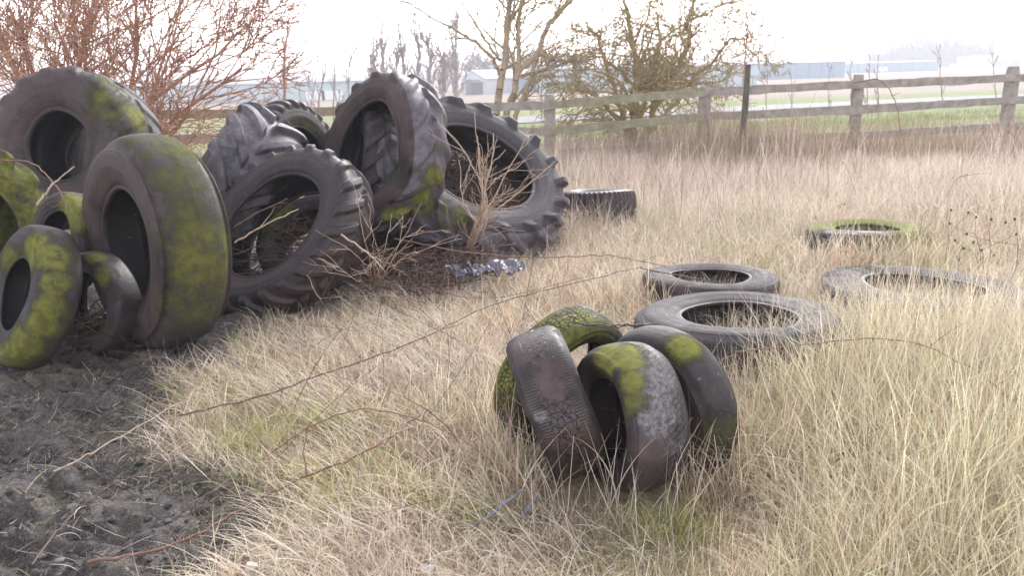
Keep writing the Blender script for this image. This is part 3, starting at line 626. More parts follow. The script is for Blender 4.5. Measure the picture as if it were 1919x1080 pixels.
# thin stems standing in the foreground straw and round the tyres
n1 = 9000
x, y = sector(n1, 2.1, 7.5, p=.9); k_ = keep(x, y) & (x > -.5) & (RNG.random(n1) < .12+.5*sst(.45, .7, vn(x, y, .3, 92))); x, y = x[k_], y[k_]; n_ = len(x)
c = np.array([(.80, .70, .55), (.66, .52, .40), (.45, .30, .23), (.86, .80, .68)])[RNG.integers(0, 4, n_)]*RNG.uniform(.8, 1.1, (n_, 1))
ribbon('thin_straw_stems', np.stack([x, y, ground(x, y)], -1), RNG.uniform(.18, .48, n_), RNG.uniform(0, 6.28, n_), np.abs(RNG.normal(0, .28, n_)), RNG.uniform(0, .9, n_)*RNG.random(n_), RNG.uniform(.0018, .0034, n_), c, M_BLADE, K=6, kink=.3, curl=RNG.normal(0, .5, n_),
       label='thin straw stems crossing in front of the tyres', cat='stalks')
# sprawling thorny stems low in the grass
n1 = 600
x, y = sector(n1, 2.6, 12, p=1.0); k_ = keep(x, y) & (x > -1.5); x, y = x[k_], y[k_]; n_ = len(x)
c = np.array([(.22, .10, .09), (.30, .17, .13), (.12, .08, .08)])[RNG.integers(0, 3, n_)]*RNG.uniform(.7, 1.2, (n_, 1))
ribbon('thorny_stems', np.stack([x, y, ground(x, y)+.03], -1), RNG.uniform(.4, 1.2, n_), RNG.uniform(0, 6.28, n_), RNG.uniform(.4, 1.2, n_), RNG.uniform(.3, 1.0, n_), RNG.uniform(.0022, .0042, n_), c, M_BLADE, K=8, curl=RNG.normal(0, .8, n_),
       label='sprawling reddish thorny stems running low through the dead grass', cat='brambles')

# ------------------------------------------------------------------ branching plants
def grow(segs, p, d, L_, r, lv, maxlv, cfg, rng):
    n_ = cfg['n'][min(lv, len(cfg['n'])-1)]; step = L_/n_; p = np.array(p, float); d = np.array(d, float); d /= np.linalg.norm(d)
    r1 = r*cfg.get('taper', .45); pts = []
    for j in range(n_):
        d = d+rng.normal(0, cfg['jit'], 3); d[2] += cfg['up'][min(lv, len(cfg['up'])-1)]; d /= np.linalg.norm(d)
        ra = r+(r1-r)*j/n_; rb_ = r+(r1-r)*(j+1)/n_; q = p+d*step
        segs[lv].append((*p, *q, max(ra, cfg['rmin']), max(rb_, cfg['rmin']))); pts.append((q, d.copy(), rb_, (j+1)/n_)); p = q
    if lv >= maxlv: return
    kids = cfg['kids'][min(lv, len(cfg['kids'])-1)]
    for c in range(kids):
        f_ = rng.uniform(cfg.get('f0', .25), 1.0); q, dd, rr, _ = pts[min(int(f_*n_), n_-1)]
        ax = rng.normal(0, 1, 3); ax -= dd*(ax@dd); ax /= np.linalg.norm(ax); an = rng.uniform(*cfg['ang'])
        nd = dd*math.cos(an)+ax*math.sin(an)
        grow(segs, q, nd, L_*rng.uniform(*cfg['lr'])*(1.15-.5*f_), rr*cfg.get('rr', .6), lv+1, maxlv, cfg, rng)
def bark(name, c1, c2, c3, sc=6):
    mt, t, b, _ = newmat(name); tc = N(t, 'ShaderNodeNewGeometry').outputs['Position']
    c = ramp(t, noise(t, sc, 5, tc, .6), [(.32, c1), (.5, c2), (.68, c3)])
    t.links.new(c, b.inputs['Base Color']); b.inputs['Roughness'].default_value = .85; bump(t, b, noise(t, 45, 4, tc), .5, .01); return mt
M_BRED = bark('reddish_bark', (.31, .155, .105), (.46, .255, .18), (.38, .25, .125), 3)
M_BGREY = bark('grey_lichen_bark', (.26, .20, .15), (.42, .33, .23), (.38, .34, .15), 4)
M_BOLIVE = bark('lichen_covered_hawthorn_bark', (.27, .22, .10), (.42, .34, .17), (.48, .30, .18), 2.2)
M_BFAR = bark('distant_bark', (.27, .22, .22), (.34, .27, .26), (.30, .24, .22), .4)
def plant(name, label, cat, base, segs, mats, nk=(7, 5, 4, 3, 3), names=('trunk', 'limbs', 'twigs'), group=None, split=(1, 2)):
    root = empty(name, base, label, cat, group); b_ = np.array(base)
    lv = [s_ for s_ in segs]; groups = [sum(lv[:split[0]], []), sum(lv[split[0]:split[1]], []), sum(lv[split[1]:], [])]
    for nm, gsg, nn_, mt in zip(names, groups, (7, 5, 3), mats):
        if not gsg: continue
        V, F = tubes(gsg, nn_); mesh(nm, V-b_, F, mt, parent=root, smooth=True)
    return root
def limb(segs, lv, pts, r0, r1, cfg, rng, maxlv, kids, klen, kr=.45, sub=4, wob=.02):
    """a limb through real points, with random side branches"""
    c = catmull(pts, sub); c[1:-1] += rng.normal(0, wob, c[1:-1].shape); n_ = len(c)-1
    for j in range(n_):
        segs[lv].append((*c[j], *c[j+1], r0+(r1-r0)*j/n_, r0+(r1-r0)*(j+1)/n_))
    for k in range(kids):
        j = int(rng.uniform(.15, 1)*n_)-1; j = max(0, j); dd = c[j+1]-c[j]; dd /= np.linalg.norm(dd); rr = r0+(r1-r0)*j/n_
        ax = rng.normal(0, 1, 3); ax -= dd*(ax@dd); ax /= np.linalg.norm(ax); an = rng.uniform(*cfg['ang'])
        grow(segs, c[j], dd*math.cos(an)+ax*math.sin(an), klen*rng.uniform(.5, 1.2), max(rr*kr, cfg['rmin']*1.5), lv+1, maxlv, cfg, rng)

# big reddish bush behind the heap, left
rg = np.random.default_rng(5); sg = [[] for _ in range(6)]
cfg = dict(n=(7, 6, 5, 4, 3), up=(.05, .04, .03, .0), jit=.13, kids=(9, 6, 5, 3), ang=(.3, .85), lr=(.35, .62), rmin=.0055, taper=.35, rr=.55, f0=.12)
B0 = PY(135, 300, 10.3); B0[2] = 0
fan = [(-72, 60, 60), (-55, 0, 75), (-38, 15, 85), (-22, -10, 100), (-12, 12, 95), (0, 0, 90), (12, -15, 80), (25, 8, 85), (38, 0, 60), (48, -10, 62), (58, -8, 50), (68, -5, 50), (-65, -10, 45), (-47, 10, 60), (-30, -12, 60), (-8, -5, 60), (5, 10, 60), (18, 0, 60), (32, -12, 60), (74, -10, 50)]
for an, dy, _ in fan:
    a_ = R_(an*.82); d0 = np.array([math.sin(a_), R_(dy)*1.0, math.cos(a_)]); rr = rg.uniform(.022, .042)
    grow(sg, B0+np.array([math.sin(a_)*.35+rg.normal(0, .08), rg.normal(0, .25), .25]), d0, rg.uniform(2.5, 3.4), rr, 0, 3, cfg, rg)
plant('bare_bush', 'big bare reddish-brown bush with many fanned stems behind the left of the heap', 'bush', B0, sg, (M_BRED,)*3, names=('stems', 'branches', 'twigs'))
# small tree with two trunks, centre
rg = np.random.default_rng(9); sg = [[] for _ in range(6)]
cfgT = dict(n=(5, 5, 4, 3), up=(.08, .05, .03), jit=.10, kids=(7, 6, 5), ang=(.4, 1.0), lr=(.4, .65), rmin=.0075, taper=.4, rr=.6)
Yt = 16.9
q = lambda L_: [PY(a_, b_, Yt+(c_[0] if c_ else 0)) for a_, b_, *c_ in L_]
limb(sg, 0, q([(925, 262), (932, 205), (940, 147), (948, 109), (951, 41), (957, 0), (966, -60)]), .085, .05, cfgT, rg, 3, 9, 1.3, sub=5, wob=.01)
limb(sg, 0, q([(944, 262), (950, 213), (963, 175), (973, 134), (1007, 100), (1029, 47), (1070, 0), (1110, -50)]), .075, .04, cfgT, rg, 3, 10, 1.4, sub=5, wob=.01)
limb(sg, 0, q([(973, 134), (972, 62), (974, 25), (984, -5)]), .05, .03, cfgT, rg, 3, 7, 1.0, sub=5, wob=.01)
limb(sg, 0, q([(960, 262), (968, 212), (985, 175), (1003, 120), (1012, 95)]), .06, .04, cfgT, rg, 3, 3, 1.0, sub=5, wob=.01)
limb(sg, 1, q([(936, 140), (920, 103, -.2), (873, 66, -.4), (835, 47, -.5), (763, 2, -.6)]), .045, .014, cfgT, rg, 3, 7, .8, sub=5, wob=.015)
limb(sg, 1, q([(873, 66, -.4), (840, 72, -.3), (785, 62, -.3)]), .018, .008, cfgT, rg, 3, 3, .5, sub=4, wob=.02)
limb(sg, 1, q([(938, 112), (916, 84, .3), (888, 37, .5), (862, 0, .6)]), .035, .015, cfgT, rg, 3, 5, .8, sub=5, wob=.015)
limb(sg, 1, q([(935, 110), (928, 80), (932, 40), (936, 0)]), .022, .010, cfgT, rg, 3, 4, .6, sub=5, wob=.015)
limb(sg, 1, q([(1010, 98), (1060, 112, -.4), (1110, 110, -.6)]), .03, .010, cfgT, rg, 3, 6, .8, sub=4, wob=.02)
limb(sg, 1, q([(985, 160), (1030, 140, -.4), (1085, 150, -.6), (1120, 170, -.6)]), .025, .008, cfgT, rg, 3, 6, .7, sub=4, wob=.02)
limb(sg, 1, q([(950, 110), (985, 70, .3), (1030, 30, .4)]), .025, .012, cfgT, rg, 3, 5, .8, sub=4, wob=.02)
plant('bare_tree', 'bare tree with forked grey-brown trunks just beyond the fence in the centre', 'tree', (*PY(944, 262, Yt)[:2], 0), sg, (M_BGREY,)*3, names=('trunk', 'branches', 'twigs'))
# hawthorn bush over the fence
rg = np.random.default_rng(21); sg = [[] for _ in range(6)]
cfgH = dict(n=(5, 5, 4, 3), up=(.02, .0, .0), jit=.20, kids=(6, 5, 4, 3), ang=(.5, 1.25), lr=(.45, .72), rmin=.0068, taper=.4, rr=.58, f0=.1)
Yh = 17.3; q = lambda L_: [PY(a_, b_, Yh+(c_[0] if c_ else 0)) for a_, b_, *c_ in L_]
for pts, r0, r1, kd, kl in [([(1180, 275), (1190, 215), (1195, 150), (1185, 75), (1168, 0)], .10, .035, 11, 1.5), ([(1205, 270), (1225, 200), (1255, 150), (1290, 92), (1290, 40), (1303, -5)], .08, .03, 11, 1.4),
                            ([(1175, 265), (1160, 200), (1140, 140), (1125, 80), (1100, 40)], .06, .022, 10, 1.3), ([(1200, 230), (1215, 150), (1235, 80), (1230, 20)], .05, .02, 9, 1.2),
                            ([(1215, 250), (1270, 190), (1330, 120), (1370, 70, -.5), (1400, 75, -.5)], .05, .015, 11, 1.1), ([(1170, 240), (1120, 180, -.6), (1070, 165, -.8), (1040, 190, -.9)], .045, .012, 10, .9),
                            ([(1200, 215), (1150, 190, -.9), (1090, 205, -1.2), (1045, 235, -1.2)], .035, .010, 9, .8), ([(1380, 72, -.5), (1420, 98, -.8), (1480, 106, -.9)], .016, .006, 7, .45),
                            ([(1220, 190), (1290, 160, .6), (1360, 150, .8)], .04, .012, 8, .9), ([(1190, 160), (1130, 110, .6), (1080, 100, .9)], .04, .012, 8, 1.0), ([(1215, 110), (1270, 50, .5), (1330, 20, .7), (1390, -10, .7)], .035, .012, 8, 1.0)]:
    limb(sg, 0 if r0 > .055 else 1, q(pts), r0, r1, cfgH, rg, 4, kd*2, kl*.9, sub=5, wob=.03)
plant('hawthorn_bush', 'dense olive-brown hawthorn bush growing over the wooden fence', 'bush', (*PY(1190, 275, Yh)[:2], 0), sg, (M_BOLIVE,)*3, names=('stems', 'branches', 'twigs'))
# slender saplings
cfgS = dict(n=(7, 5, 4, 3), up=(.05, .06, .04), jit=.06, kids=(7, 4, 2), ang=(.35, .8), lr=(.25, .42), rmin=.006, taper=.3, rr=.5, f0=.2)
def sapling(px, py, Yv, top, r, label, seed, mt, kids=9, group=None, klen=.35, maxlv=3, lean=0, rmin=.006):
    rg = np.random.default_rng(seed); sg = [[] for _ in range(6)]; b_ = PY(px, 300, Yv); b_[2] = float(ground(b_[0], b_[1])); t_ = PY(top[0], top[1], Yv)
    L_ = np.linalg.norm(t_-b_); c2 = dict(cfgS); c2['rmin'] = rmin
    limb(sg, 0, [b_, b_*.6+t_*.4+rg.normal(0, .03, 3), b_*.25+t_*.75+rg.normal(0, .04, 3), t_], r, r*.3, c2, rg, maxlv, kids, L_*klen, sub=4, wob=.012)
    return plant('sapling', label, 'sapling', b_, sg, (mt,)*3, names=('stem', 'branches', 'twigs'), group=group)
sapling(528, 262, 13.5, (540, 40), .035, 'slender bare sapling with a reddish crown between the bush and the tall tyre', 31, M_BRED, 12, klen=.42)
sapling(1385, 230, 15.2, (1400, -10), .022, 'thin pair of bare shoots rising beside the dark leaning stake', 32, M_BRED, 8, klen=.25)
for j, (a_, Yv, tp_, r_) in enumerate([(600, 30, (612, 96), .04), (632, 32, (628, 84), .035), (706, 28, (700, 95), .04), (655, 30, (660, 92), .03), (582, 34, (596, 118), .03)]):
    sapling(a_, 0, Yv, tp_, r_, 'thin bare sapling standing in the field left of the tall tyre', 40+j, M_BFAR, 8, group='thin saplings left of the tall tyre', klen=.3, rmin=.010)
for j, (a_, Yv, tp_, r_) in enumerate([(1597, 24, (1598, 104), .018), (1620, 26, (1628, 92), .018), (1640, 25, (1646, 84), .018), (1478, 28, (1484, 112), .016), (1760, 30, (1755, 84), .022), (1545, 27, (1550, 118), .014), (1858, 30, (1856, 92), .02), (1432, 24, (1436, 106), .016)]):
    sapling(a_, 0, Yv, tp_, r_, 'spindly bare shoot standing beyond the fence on the right', 50+j, M_BFAR, 5, group='spindly shoots beyond the fence', klen=.2, rmin=.007, maxlv=2)
# far upright poplars and hazy trees
cfgP = dict(n=(7, 5, 4, 3), up=(.12, .16, .14), jit=.07, kids=(16, 6, 3), ang=(.2, .6), lr=(.22, .4), rmin=.034, taper=.3, rr=.5, f0=.05)
def fartree(px, top, wpx, Yv, label, seed, cat='tree', group=None, kids=26, up=True, rmin=.034):
    rg = np.random.default_rng(seed); sg = [[] for _ in range(6)]; b_ = PY(px, 190, Yv); b_[2] = float(ground(b_[0], b_[1])); t_ = PY(px+rg.uniform(-4, 4), top, Yv); H_ = t_[2]-b_[2]
    c2 = dict(cfgP); c2['rmin'] = rmin; wm = wpx/FPX*Yv
    if not up: c2['ang'] = (.4, 1.1); c2['up'] = (.08, .05, .04)
    limb(sg, 0, [b_, b_*.5+t_*.5+rg.normal(0, .05, 3), t_], H_*.022, rmin, c2, rg, 3, kids, max(H_*.38, wm*.8) if up else wm*.7, sub=6, wob=.03)
    return plant('tall_tree' if up else 'spreading_tree', label, cat, b_, sg, (M_BFAR,)*3, names=('trunk', 'limbs', 'twigs'), group=group)
for j, (a_, tp_, w_) in enumerate([(700, 88, 40), (718, 52, 40), (742, 96, 40), (756, 54, 34), (782, 68, 36), (806, 62, 30), (828, 96, 30), (854, 44, 34)]):
    fartree(a_, tp_, w_, 88, 'hazy leafless poplar with upswept branches behind the tall tyre', 70+j, group='hazy poplars behind the tall tyre')
for j, (a_, tp_, w_, Yv) in enumerate([(1000, 112, 60, 190), (1040, 116, 60, 190), (960, 112, 60, 190), (905, 116, 60, 190), (1085, 118, 50, 190), (880, 110, 50, 190), (835, 118, 60, 190)]):
    fartree(a_, tp_, w_, Yv, 'pale leafless tree in the hazy row behind the white gabled building', 90+j, group='hazy trees behind the white gabled building', up=False, kids=40, rmin=.07)
for j, (a_, tp_, w_) in enumerate([(1700, 98, 45), (1722, 90, 50), (1745, 86, 50), (1768, 84, 45), (1785, 88, 40), (1680, 106, 40), (1660, 112, 40), (1812, 94, 50), (1840, 97, 50), (1640, 116, 30)]):
    fartree(a_, tp_, w_, 470, 'pale purple-brown leafless tree in the clump behind the parked cars', 110+j, group='clump of trees behind the parked cars', up=False, kids=60, rmin=.16)

# ------------------------------------------------------------------ fence
M_WOOD = simple('weathered_fence_wood', (.22, .19, .165), (.40, .35, .31), 7, .85, .5, .01)
M_WOODG = simple('fence_wood_green_with_algae', (.20, .18, .12), (.36, .33, .23), 7, .85, .5, .01)
M_WOODD = simple('dark_stake_wood', (.07, .06, .045), (.13, .11, .085), 7, .85, .5, .01)
fp = [(-40, 13.8, 190), (290, 13.9, 199), (640, 13.9, 190), (1030, 14.1, 176), (1322, 14.6, 160), (1610, 15.0, 139), (1900, 15.6, 124), (2230, 16.4, 105)]
tops = [PY(a_, b_, c_) for a_, c_, b_ in fp]
fb = (*tops[3][:2], 0)
fence = empty('fence', fb, 'weathered wooden post-and-rail fence running across behind the long grass', 'fence')
def post(name, top, sx, sy, mt, parent, org, lean=0.0):
    z0 = float(ground(top[0], top[1]))-.1; n_ = 9; V = []; rg = np.random.default_rng(int(abs(top[0]*100)))
    for j in range(n_):
        f_ = j/(n_-1); z_ = z0+(top[2]-z0)*f_; cx = top[0]-lean*(1-f_); w1 = 1+.05*rg.normal(); bev = .82 if j == n_-1 else 1
        for dx, dy in ((-1, -.8), (-.8, -1), (.8, -1), (1, -.8), (1, .8), (.8, 1), (-.8, 1), (-1, .8)): V.append((cx+dx*sx/2*w1*bev, top[1]+dy*sy/2*w1*bev, z_-(0 if j < n_-1 else rg.uniform(0, .01))))
    F = [(8*j+k, 8*j+(k+1) % 8, 8*j+8+(k+1) % 8, 8*j+8+k) for j in range(n_-1) for k in range(8)]+[tuple(8*(n_-1)+k for k in range(8))]
    return mesh(name, np.array(V)-np.array(org), F, mt, parent=parent)
for j, t_ in enumerate(tops): post('post', t_, .19 if j != 6 else .22, .14, M_WOOD, fence, fb)
# rails: photo rows at each post (top rail, middle rail, low rail)
rows = [[(290, 215), (640, 208), (1030, 197), (1322, 172), (1610, 158), (1900, 146), (2230, 132)], [(290, 262), (640, 254), (1030, 246), (1322, 219), (1610, 206), (1900, 187), (2230, 175)], [(290, 300), (640, 298), (1030, 290), (1322, 268), (1610, 254), (1900, 236), (2230, 220)]]
for ri, row in enumerate(rows):
    for k in range(len(row)-1):
        ya, yb = fp[k+1][1], fp[k+2][1]; pa = PY(*row[k], ya-.11); pb = PY(*row[k+1], yb-.11)
        n_ = 12; V = []; rg = np.random.default_rng(ri*31+k); hh = .072
        pa = pa+(pa-pb)*.0; 
        for j in range(n_+1):
            c = pa+(pb-pa)*j/n_; c[2] += rg.normal(0, .006); hj = hh*(1+.06*rg.normal())
            for dy, dz in ((-.02, -1), (.02, -1), (.02, 1), (-.02, 1)): V.append((c[0]-(.01 if j == 0 else 0), c[1]+dy, c[2]+dz*hj))
        F = [(4*j+a_, 4*j+(a_+1) % 4, 4*j+4+(a_+1) % 4, 4*j+4+a_) for j in range(n_) for a_ in range(4)]+[(3, 2, 1, 0), tuple(4*n_+a_ for a_ in range(4))]
        mesh('rail', np.array(V)-np.array(fb), F, M_WOODG if k == 2 or (k == 0 and ri == 0) else M_WOOD, parent=fence)
st_ = PY(1403, 120, 14.0); sb = (st_[0], st_[1], 0)
tag(post('stake', st_, .085, .085, M_WOODD, None, (0, 0, 0), lean=.05), 'thin dark leaning stake taller than the fence rails it stands beside', 'stake')

# tall rank weeds along the fence
n1 = 60000
x = RNG.uniform(-12, 19, n1); y = 14.3+(x > 0)*x*.06+RNG.normal(-.5, 1.3, n1); k_ = (np.abs(np.arctan2(x, y)) < .70) & (RNG.random(n1) < .25+.9*sst(.35, .7, vn(x, y, .7, 71))) & ((x > -1.5) | (RNG.random(n1) < .35)); x, y = x[k_], y[k_]; n_ = len(x)
c = np.array([(.47, .37, .29), (.58, .49, .38), (.33, .22, .17), (.40, .28, .23), (.28, .26, .14)])[RNG.integers(0, 5, n_)]*RNG.uniform(.7, 1.15, (n_, 1))
ribbon('rank_weeds', np.stack([x, y, ground(x, y)], -1), RNG.uniform(.2, .85, n_)*(.45+.7*vn(x, y, .6, 72))*(1-.25*sst(4, 5.5, x))*(1+.55*sst(1.8, 3.2, x)*sst(6, 4.6, x)), RNG.uniform(0, 6.28, n_), np.abs(RNG.normal(0, .2, n_)), RNG.uniform(0, .7, n_), RNG.uniform(.004, .010, n_), c, M_BLADE, K=4,
       label='tall pinkish-brown dead weeds standing along the fence', cat='weeds')

# ------------------------------------------------------------------ canes, shrub, seedheads
M_CANE = simple('bramble_cane', (.16, .075, .055), (.26, .14, .10), 14, .6, .3, .002)
M_CANED = simple('dark_bramble_cane', (.075, .05, .045), (.15, .10, .09), 14, .6, .3, .002)
M_TWIG = simple('pale_dead_twig', (.36, .26, .19), (.52, .40, .30), 14, .7, .3, .002)
M_LEAF = simple('purple_bramble_leaf', (.10, .055, .085), (.17, .10, .13), 20, .6, .3, .002)
def leaf_mesh(c, size, rg, parent, org, mt, name='leaf'):
    a_ = rg.uniform(0, 6.28); t1 = np.array([math.cos(a_), math.sin(a_), rg.uniform(-.5, .5)]); t1 /= np.linalg.norm(t1); t2 = np.cross(t1, rg.normal(0, 1, 3)); t2 /= np.linalg.norm(t2); n_ = np.cross(t1, t2)
    V = []; K = 6
    for j in range(K+1):
        f_ = j/K; wd = math.sin(math.pi*min(1, f_**.75))*.42*(1+.12*(-1)**j)
        for s_ in (-1, 0, 1): V.append(c+size*(t1*f_+t2*wd*s_+n_*(.18*abs(s_)*wd-.25*f_*f_)))
    F = [(3*j+k, 3*j+3+k, 3*j+4+k, 3*j+1+k) for j in range(K) for k in (0, 1)]
    V = np.array(V); V2 = V-n_*.0006; m_ = len(V)
    return mesh(name, np.vstack([V, V2])-np.array(org), F+[tuple(m_+i_ for i_ in f_[::-1]) for f_ in F], mt, parent=parent, smooth=True)
def cane(pts, r0, r1, label, mt=M_CANE, thorns=True, leaves=(), name='bramble_cane', cat='cane', seed=0, side=3, group=None):
    rg = np.random.default_rng(900+seed); Pw = np.array([G(a_, b_, z_) if len(q_) == 3 else P(a_, b_, q_[3]) for q_ in pts for a_, b_, z_ in [q_[:3]]])
    c = catmull(Pw, 9); c[1:-1] += rg.normal(0, .003, c[1:-1].shape); n_ = len(c)-1; sg = []
    for j in range(n_): sg.append((*c[j], *c[j+1], r0+(r1-r0)*j/n_, r0+(r1-r0)*(j+1)/n_))
    org = np.array(c[0]); root = empty(name, org, label, cat, group)
    V, F = tubes(sg, 6); mesh('stem', V-org, F, mt, parent=root, smooth=True)
    for k in range(side):
        th = []
        j = int(rg.uniform(.15, .95)*n_); dd = c[min(j+1, n_)]-c[j-1]; dd /= np.linalg.norm(dd)+1e-9; v = dd*.6+rg.normal(0, .6, 3); v[2] = abs(v[2]); L_ = rg.uniform(.06, .22); p = c[j]
        for q_ in range(4):
            e_ = p+v/np.linalg.norm(v)*L_/4; th.append((*p, *e_, r1*.9*(1-q_*.15), r1*.9*(1-(q_+1)*.15))); p = e_; v = v+rg.normal(0, .18, 3)
        V, F = tubes(th, 4); mesh('side_shoot', V-org, F, mt, parent=root, smooth=True)
    for f_, sz in leaves:
        j = int(f_*n_); leaf_mesh(c[j], sz, rg, root, org, M_LEAF)
    return root
cane([(335, 780, .05), (480, 745, .10), (640, 690, .13), (780, 640, .16), (920, 573, .17), (1060, 535, .2), (1205, 500, .22)], .0045, .0028, 'long dark bramble cane running from the mud up towards the flat tyres', M_CANED, seed=1, side=5)
cane([(165, 1055, .02), (330, 1020, .03), (480, 940, .05), (575, 893, .09), (700, 840, .10), (800, 770, .09)], .0062, .004, 'thick reddish-brown cane lying from the bottom left mud into the grass', seed=2, side=3)
cane([(100, 885, .02), (210, 830, .04), (335, 757, .09), (360, 765, .07)], .0045, .003, 'pale tan stick lying across the mud with its end lifted', M_TWIG, seed=3, side=0)
cane([(740, 447, .35), (860, 470, .32), (1000, 482, .27), (1140, 480, .25), (1250, 500, .2)], .006, .003, 'straight reddish cane lying in front of the largest tractor tyre', seed=4, side=4)
cane([(510, 850, .05), (600, 790, .12), (700, 768, .16), (820, 800, .15), (950, 880, .08), (1040, 915, .04)], .0035, .002, 'arched brown cane across the matted grass in the middle foreground', seed=5, side=3)
cane([(640, 520, .12), (760, 590, .14), (860, 640, .13), (910, 720, .08)], .003, .002, 'thin dark cane dropping towards the bright moss-green car tyre', M_CANED, seed=6, side=2)
cane([(1380, 660, .3), (1560, 640, .38), (1700, 640, .40), (1820, 690, .36), (1919, 770, .3), (1990, 840, .2)], .0038, .0025, 'dark red bramble cane with purple leaves arching over the tall straw at right', seed=7, side=5, leaves=((.85, .045), (.9, .04)))
cane([(1560, 870, .18), (1650, 800, .25), (1760, 770, .27), (1900, 780, .25)], .0035, .002, 'reddish bramble cane with purple leaves low in the right foreground', seed=8, side=4, leaves=((.1, .05), (.25, .05), (.05, .045), (.9, .05)))
cane([(1640, 520, .2), (1740, 420, .45), (1800, 330, .7), (1840, 380, .6)], .0045, .003, 'arching brown cane bending over beyond the wide grey flat tyre', seed=9, side=3)
cane([(60, 1060, .02), (140, 960, .02), (220, 905, .03), (310, 880, .02)], .004, .003, 'thin dark stick pressed into the mud at the bottom left', M_CANED, seed=10, side=1)
cane([(600, 1010, .03), (760, 985, .05), (900, 960, .04)], .004, .003, 'short brown cane in the grass at the bottom of the photo', seed=11, side=2)
cane([(0, 300, 0, 4.9), (60, 305, 0, 4.8), (110, 355, 0, 4.6), (128, 395, 0, 4.5)], .004, .0035, 'thin brown cane looping over the mossy tyres at the left edge', seed=12, side=1)
cane([(70, 385, 0, 4.4), (95, 350, 0, 4.45), (140, 312, 0, 4.5)], .007, .004, 'short pale broken stick standing in front of the huge purple-black tyre', M_TWIG, seed=13, side=0)
cane([(440, 455, 0, 5.2), (500, 420, 0, 5.3), (560, 392, 0, 5.4)], .006, .004, 'pale straight stick across the hole of the dark leaning tractor tyre', M_TWIG, seed=14, side=1)
cane([(440, 425, 0, 5.5), (490, 395, 0, 5.55), (540, 372, 0, 5.6)], .005, .003, 'brown stick above the pale stick in the dark leaning tyre', M_CANE, seed=15, side=2)
cane([(640, 440, 0, 5.2), (690, 475, 0, 5.1), (718, 505, 0, 5.0)], .006, .004, 'pale brown stick sloping down in front of the tall arching tyre', M_TWIG, seed=16, side=1)
cane([(1600, 155, 0, 13.2), (1650, 150, 0, 12.8), (1678, 190, 0, 12.4), (1690, 255, 0, 12)], .010, .007, 'dark red cane arching down in front of the fence at right', seed=17, side=1)
cane([(1200, 503, .2), (1290, 520, .22), (1350, 530, .21)], .0045, .003, 'thin dark twig lying across the smaller flat grey tyre', M_CANED, seed=18, side=3)
cane([(560, 480, .4), (600, 560, .2), (640, 620, .05)], .003, .002, 'thin grey-brown stem leaning in front of the dark leaning tyre', M_TWIG, seed=19, side=3)
cane([(760, 520, .1), (900, 560, .14), (1100, 520, .16)], .0032, .002, 'thin brown cane in the grass below the grey plastic scrap', seed=20, side=3)

# leafless shrub in front of the largest tyre
def shrub(name, label, cat, base, tips, r, mt, seed, kids=4, kl=.25, rmin=.0018, D=None):
    rg = np.random.default_rng(seed); sg = [[] for _ in range(6)]; c2 = dict(n=(5, 4, 3), up=(.03, .02), jit=.12, kids=(3, 2, 1), ang=(.3, .8), lr=(.4, .6), rmin=rmin, taper=.4, rr=.6, f0=.3)
    for mid, tp_ in tips:
        pts = [base+rg.normal(0, .008, 3)]+[P(*q_) for q_ in mid]+[P(*tp_)]
        limb(sg, 0, pts, r, r*.4, c2, rg, 2, kids, kl, kr=.6, sub=5, wob=.006)
    return plant(name, label, cat, base, sg, (mt,)*3, names=('stems', 'branches', 'twigs'))
D0 = 6.3; b0 = G(868, 492, 0)
shrub('dead_shrub', 'leafless pale-stemmed shrub growing in front of the largest tractor tyre', 'shrub', b0,
      [([(908, 430, D0), (906, 350, D0)], (895, 255, D0)), ([(905, 400, D0), (915, 320, D0)], (948, 180+100, D0)), ([(900, 420, D0), (930, 360, D0)], (1010, 215, D0)), ([(905, 380, D0), (880, 300, D0)], (835, 240, D0)),
       ([(895, 440, D0), (905, 390, D0)], (890, 210, D0)), ([(905, 420, D0), (960, 370, D0)], (1060, 290, D0)), ([(912, 360, D0), (940, 330, D0)], (985, 300, D0)), ([(900, 430, D0), (870, 380, D0)], (860, 300, D0)), ([(915, 340, D0)], (925, 250, D0))], .0075, M_TWIG, 3, kids=7, kl=.32)
b1 = G(700, 540, 0); D1 = 5.4
shrub('dead_weed_clump', 'thin dried weed stems with tiny seed heads below the tall arching tyre', 'weed', b1,
      [([(690, 480, D1)], (655, 300, D1)), ([(720, 470, D1)], (735, 400, D1)), ([(740, 470, D1)], (800, 420, D1)), ([(670, 480, D1)], (590, 430, D1)), ([(700, 460, D1)], (690, 380, D1)), ([(730, 500, D1)], (790, 380, D1)), ([(660, 520, D1)], (600, 470, D1)), ([(765, 480, D1)], (865, 440, D1))], .003, M_TWIG, 4, kids=5, kl=.2, rmin=.0016)
# brushwood inside the holes
def brush(label, c, rad, n_, hgt, seed, name='twig_heap', cols=((.20, .12, .085), (.17, .10, .075), (.05, .030, .026))):
    rg = np.random.default_rng(seed); sg = []
    for k in range(n_):
        a_, q_ = rg.uniform(0, 6.28), rad*math.sqrt(rg.random()); p = np.array([c[0]+q_*math.cos(a_), c[1]+q_*math.sin(a_), c[2]+rg.uniform(0, hgt)*(1-.5*q_/rad)]); v = rg.normal(0, 1, 3); v[2] = v[2]*.35+.15; v /= np.linalg.norm(v); L_ = rg.uniform(.12, .45)
        for s_ in range(3):
            e_ = p+v*L_/3; e_[2] = min(max(e_[2], .01), c[2]+hgt); sg.append((*p, *e_, .004, .003)); p = e_; v = v+rg.normal(0, .2, 3)
    V, F = tubes(sg, 4); o = mesh(name, V, F, simple(name+'_wood', cols[2], cols[1], 9, .8)); tag(o, label, 'twigs', kind='stuff')
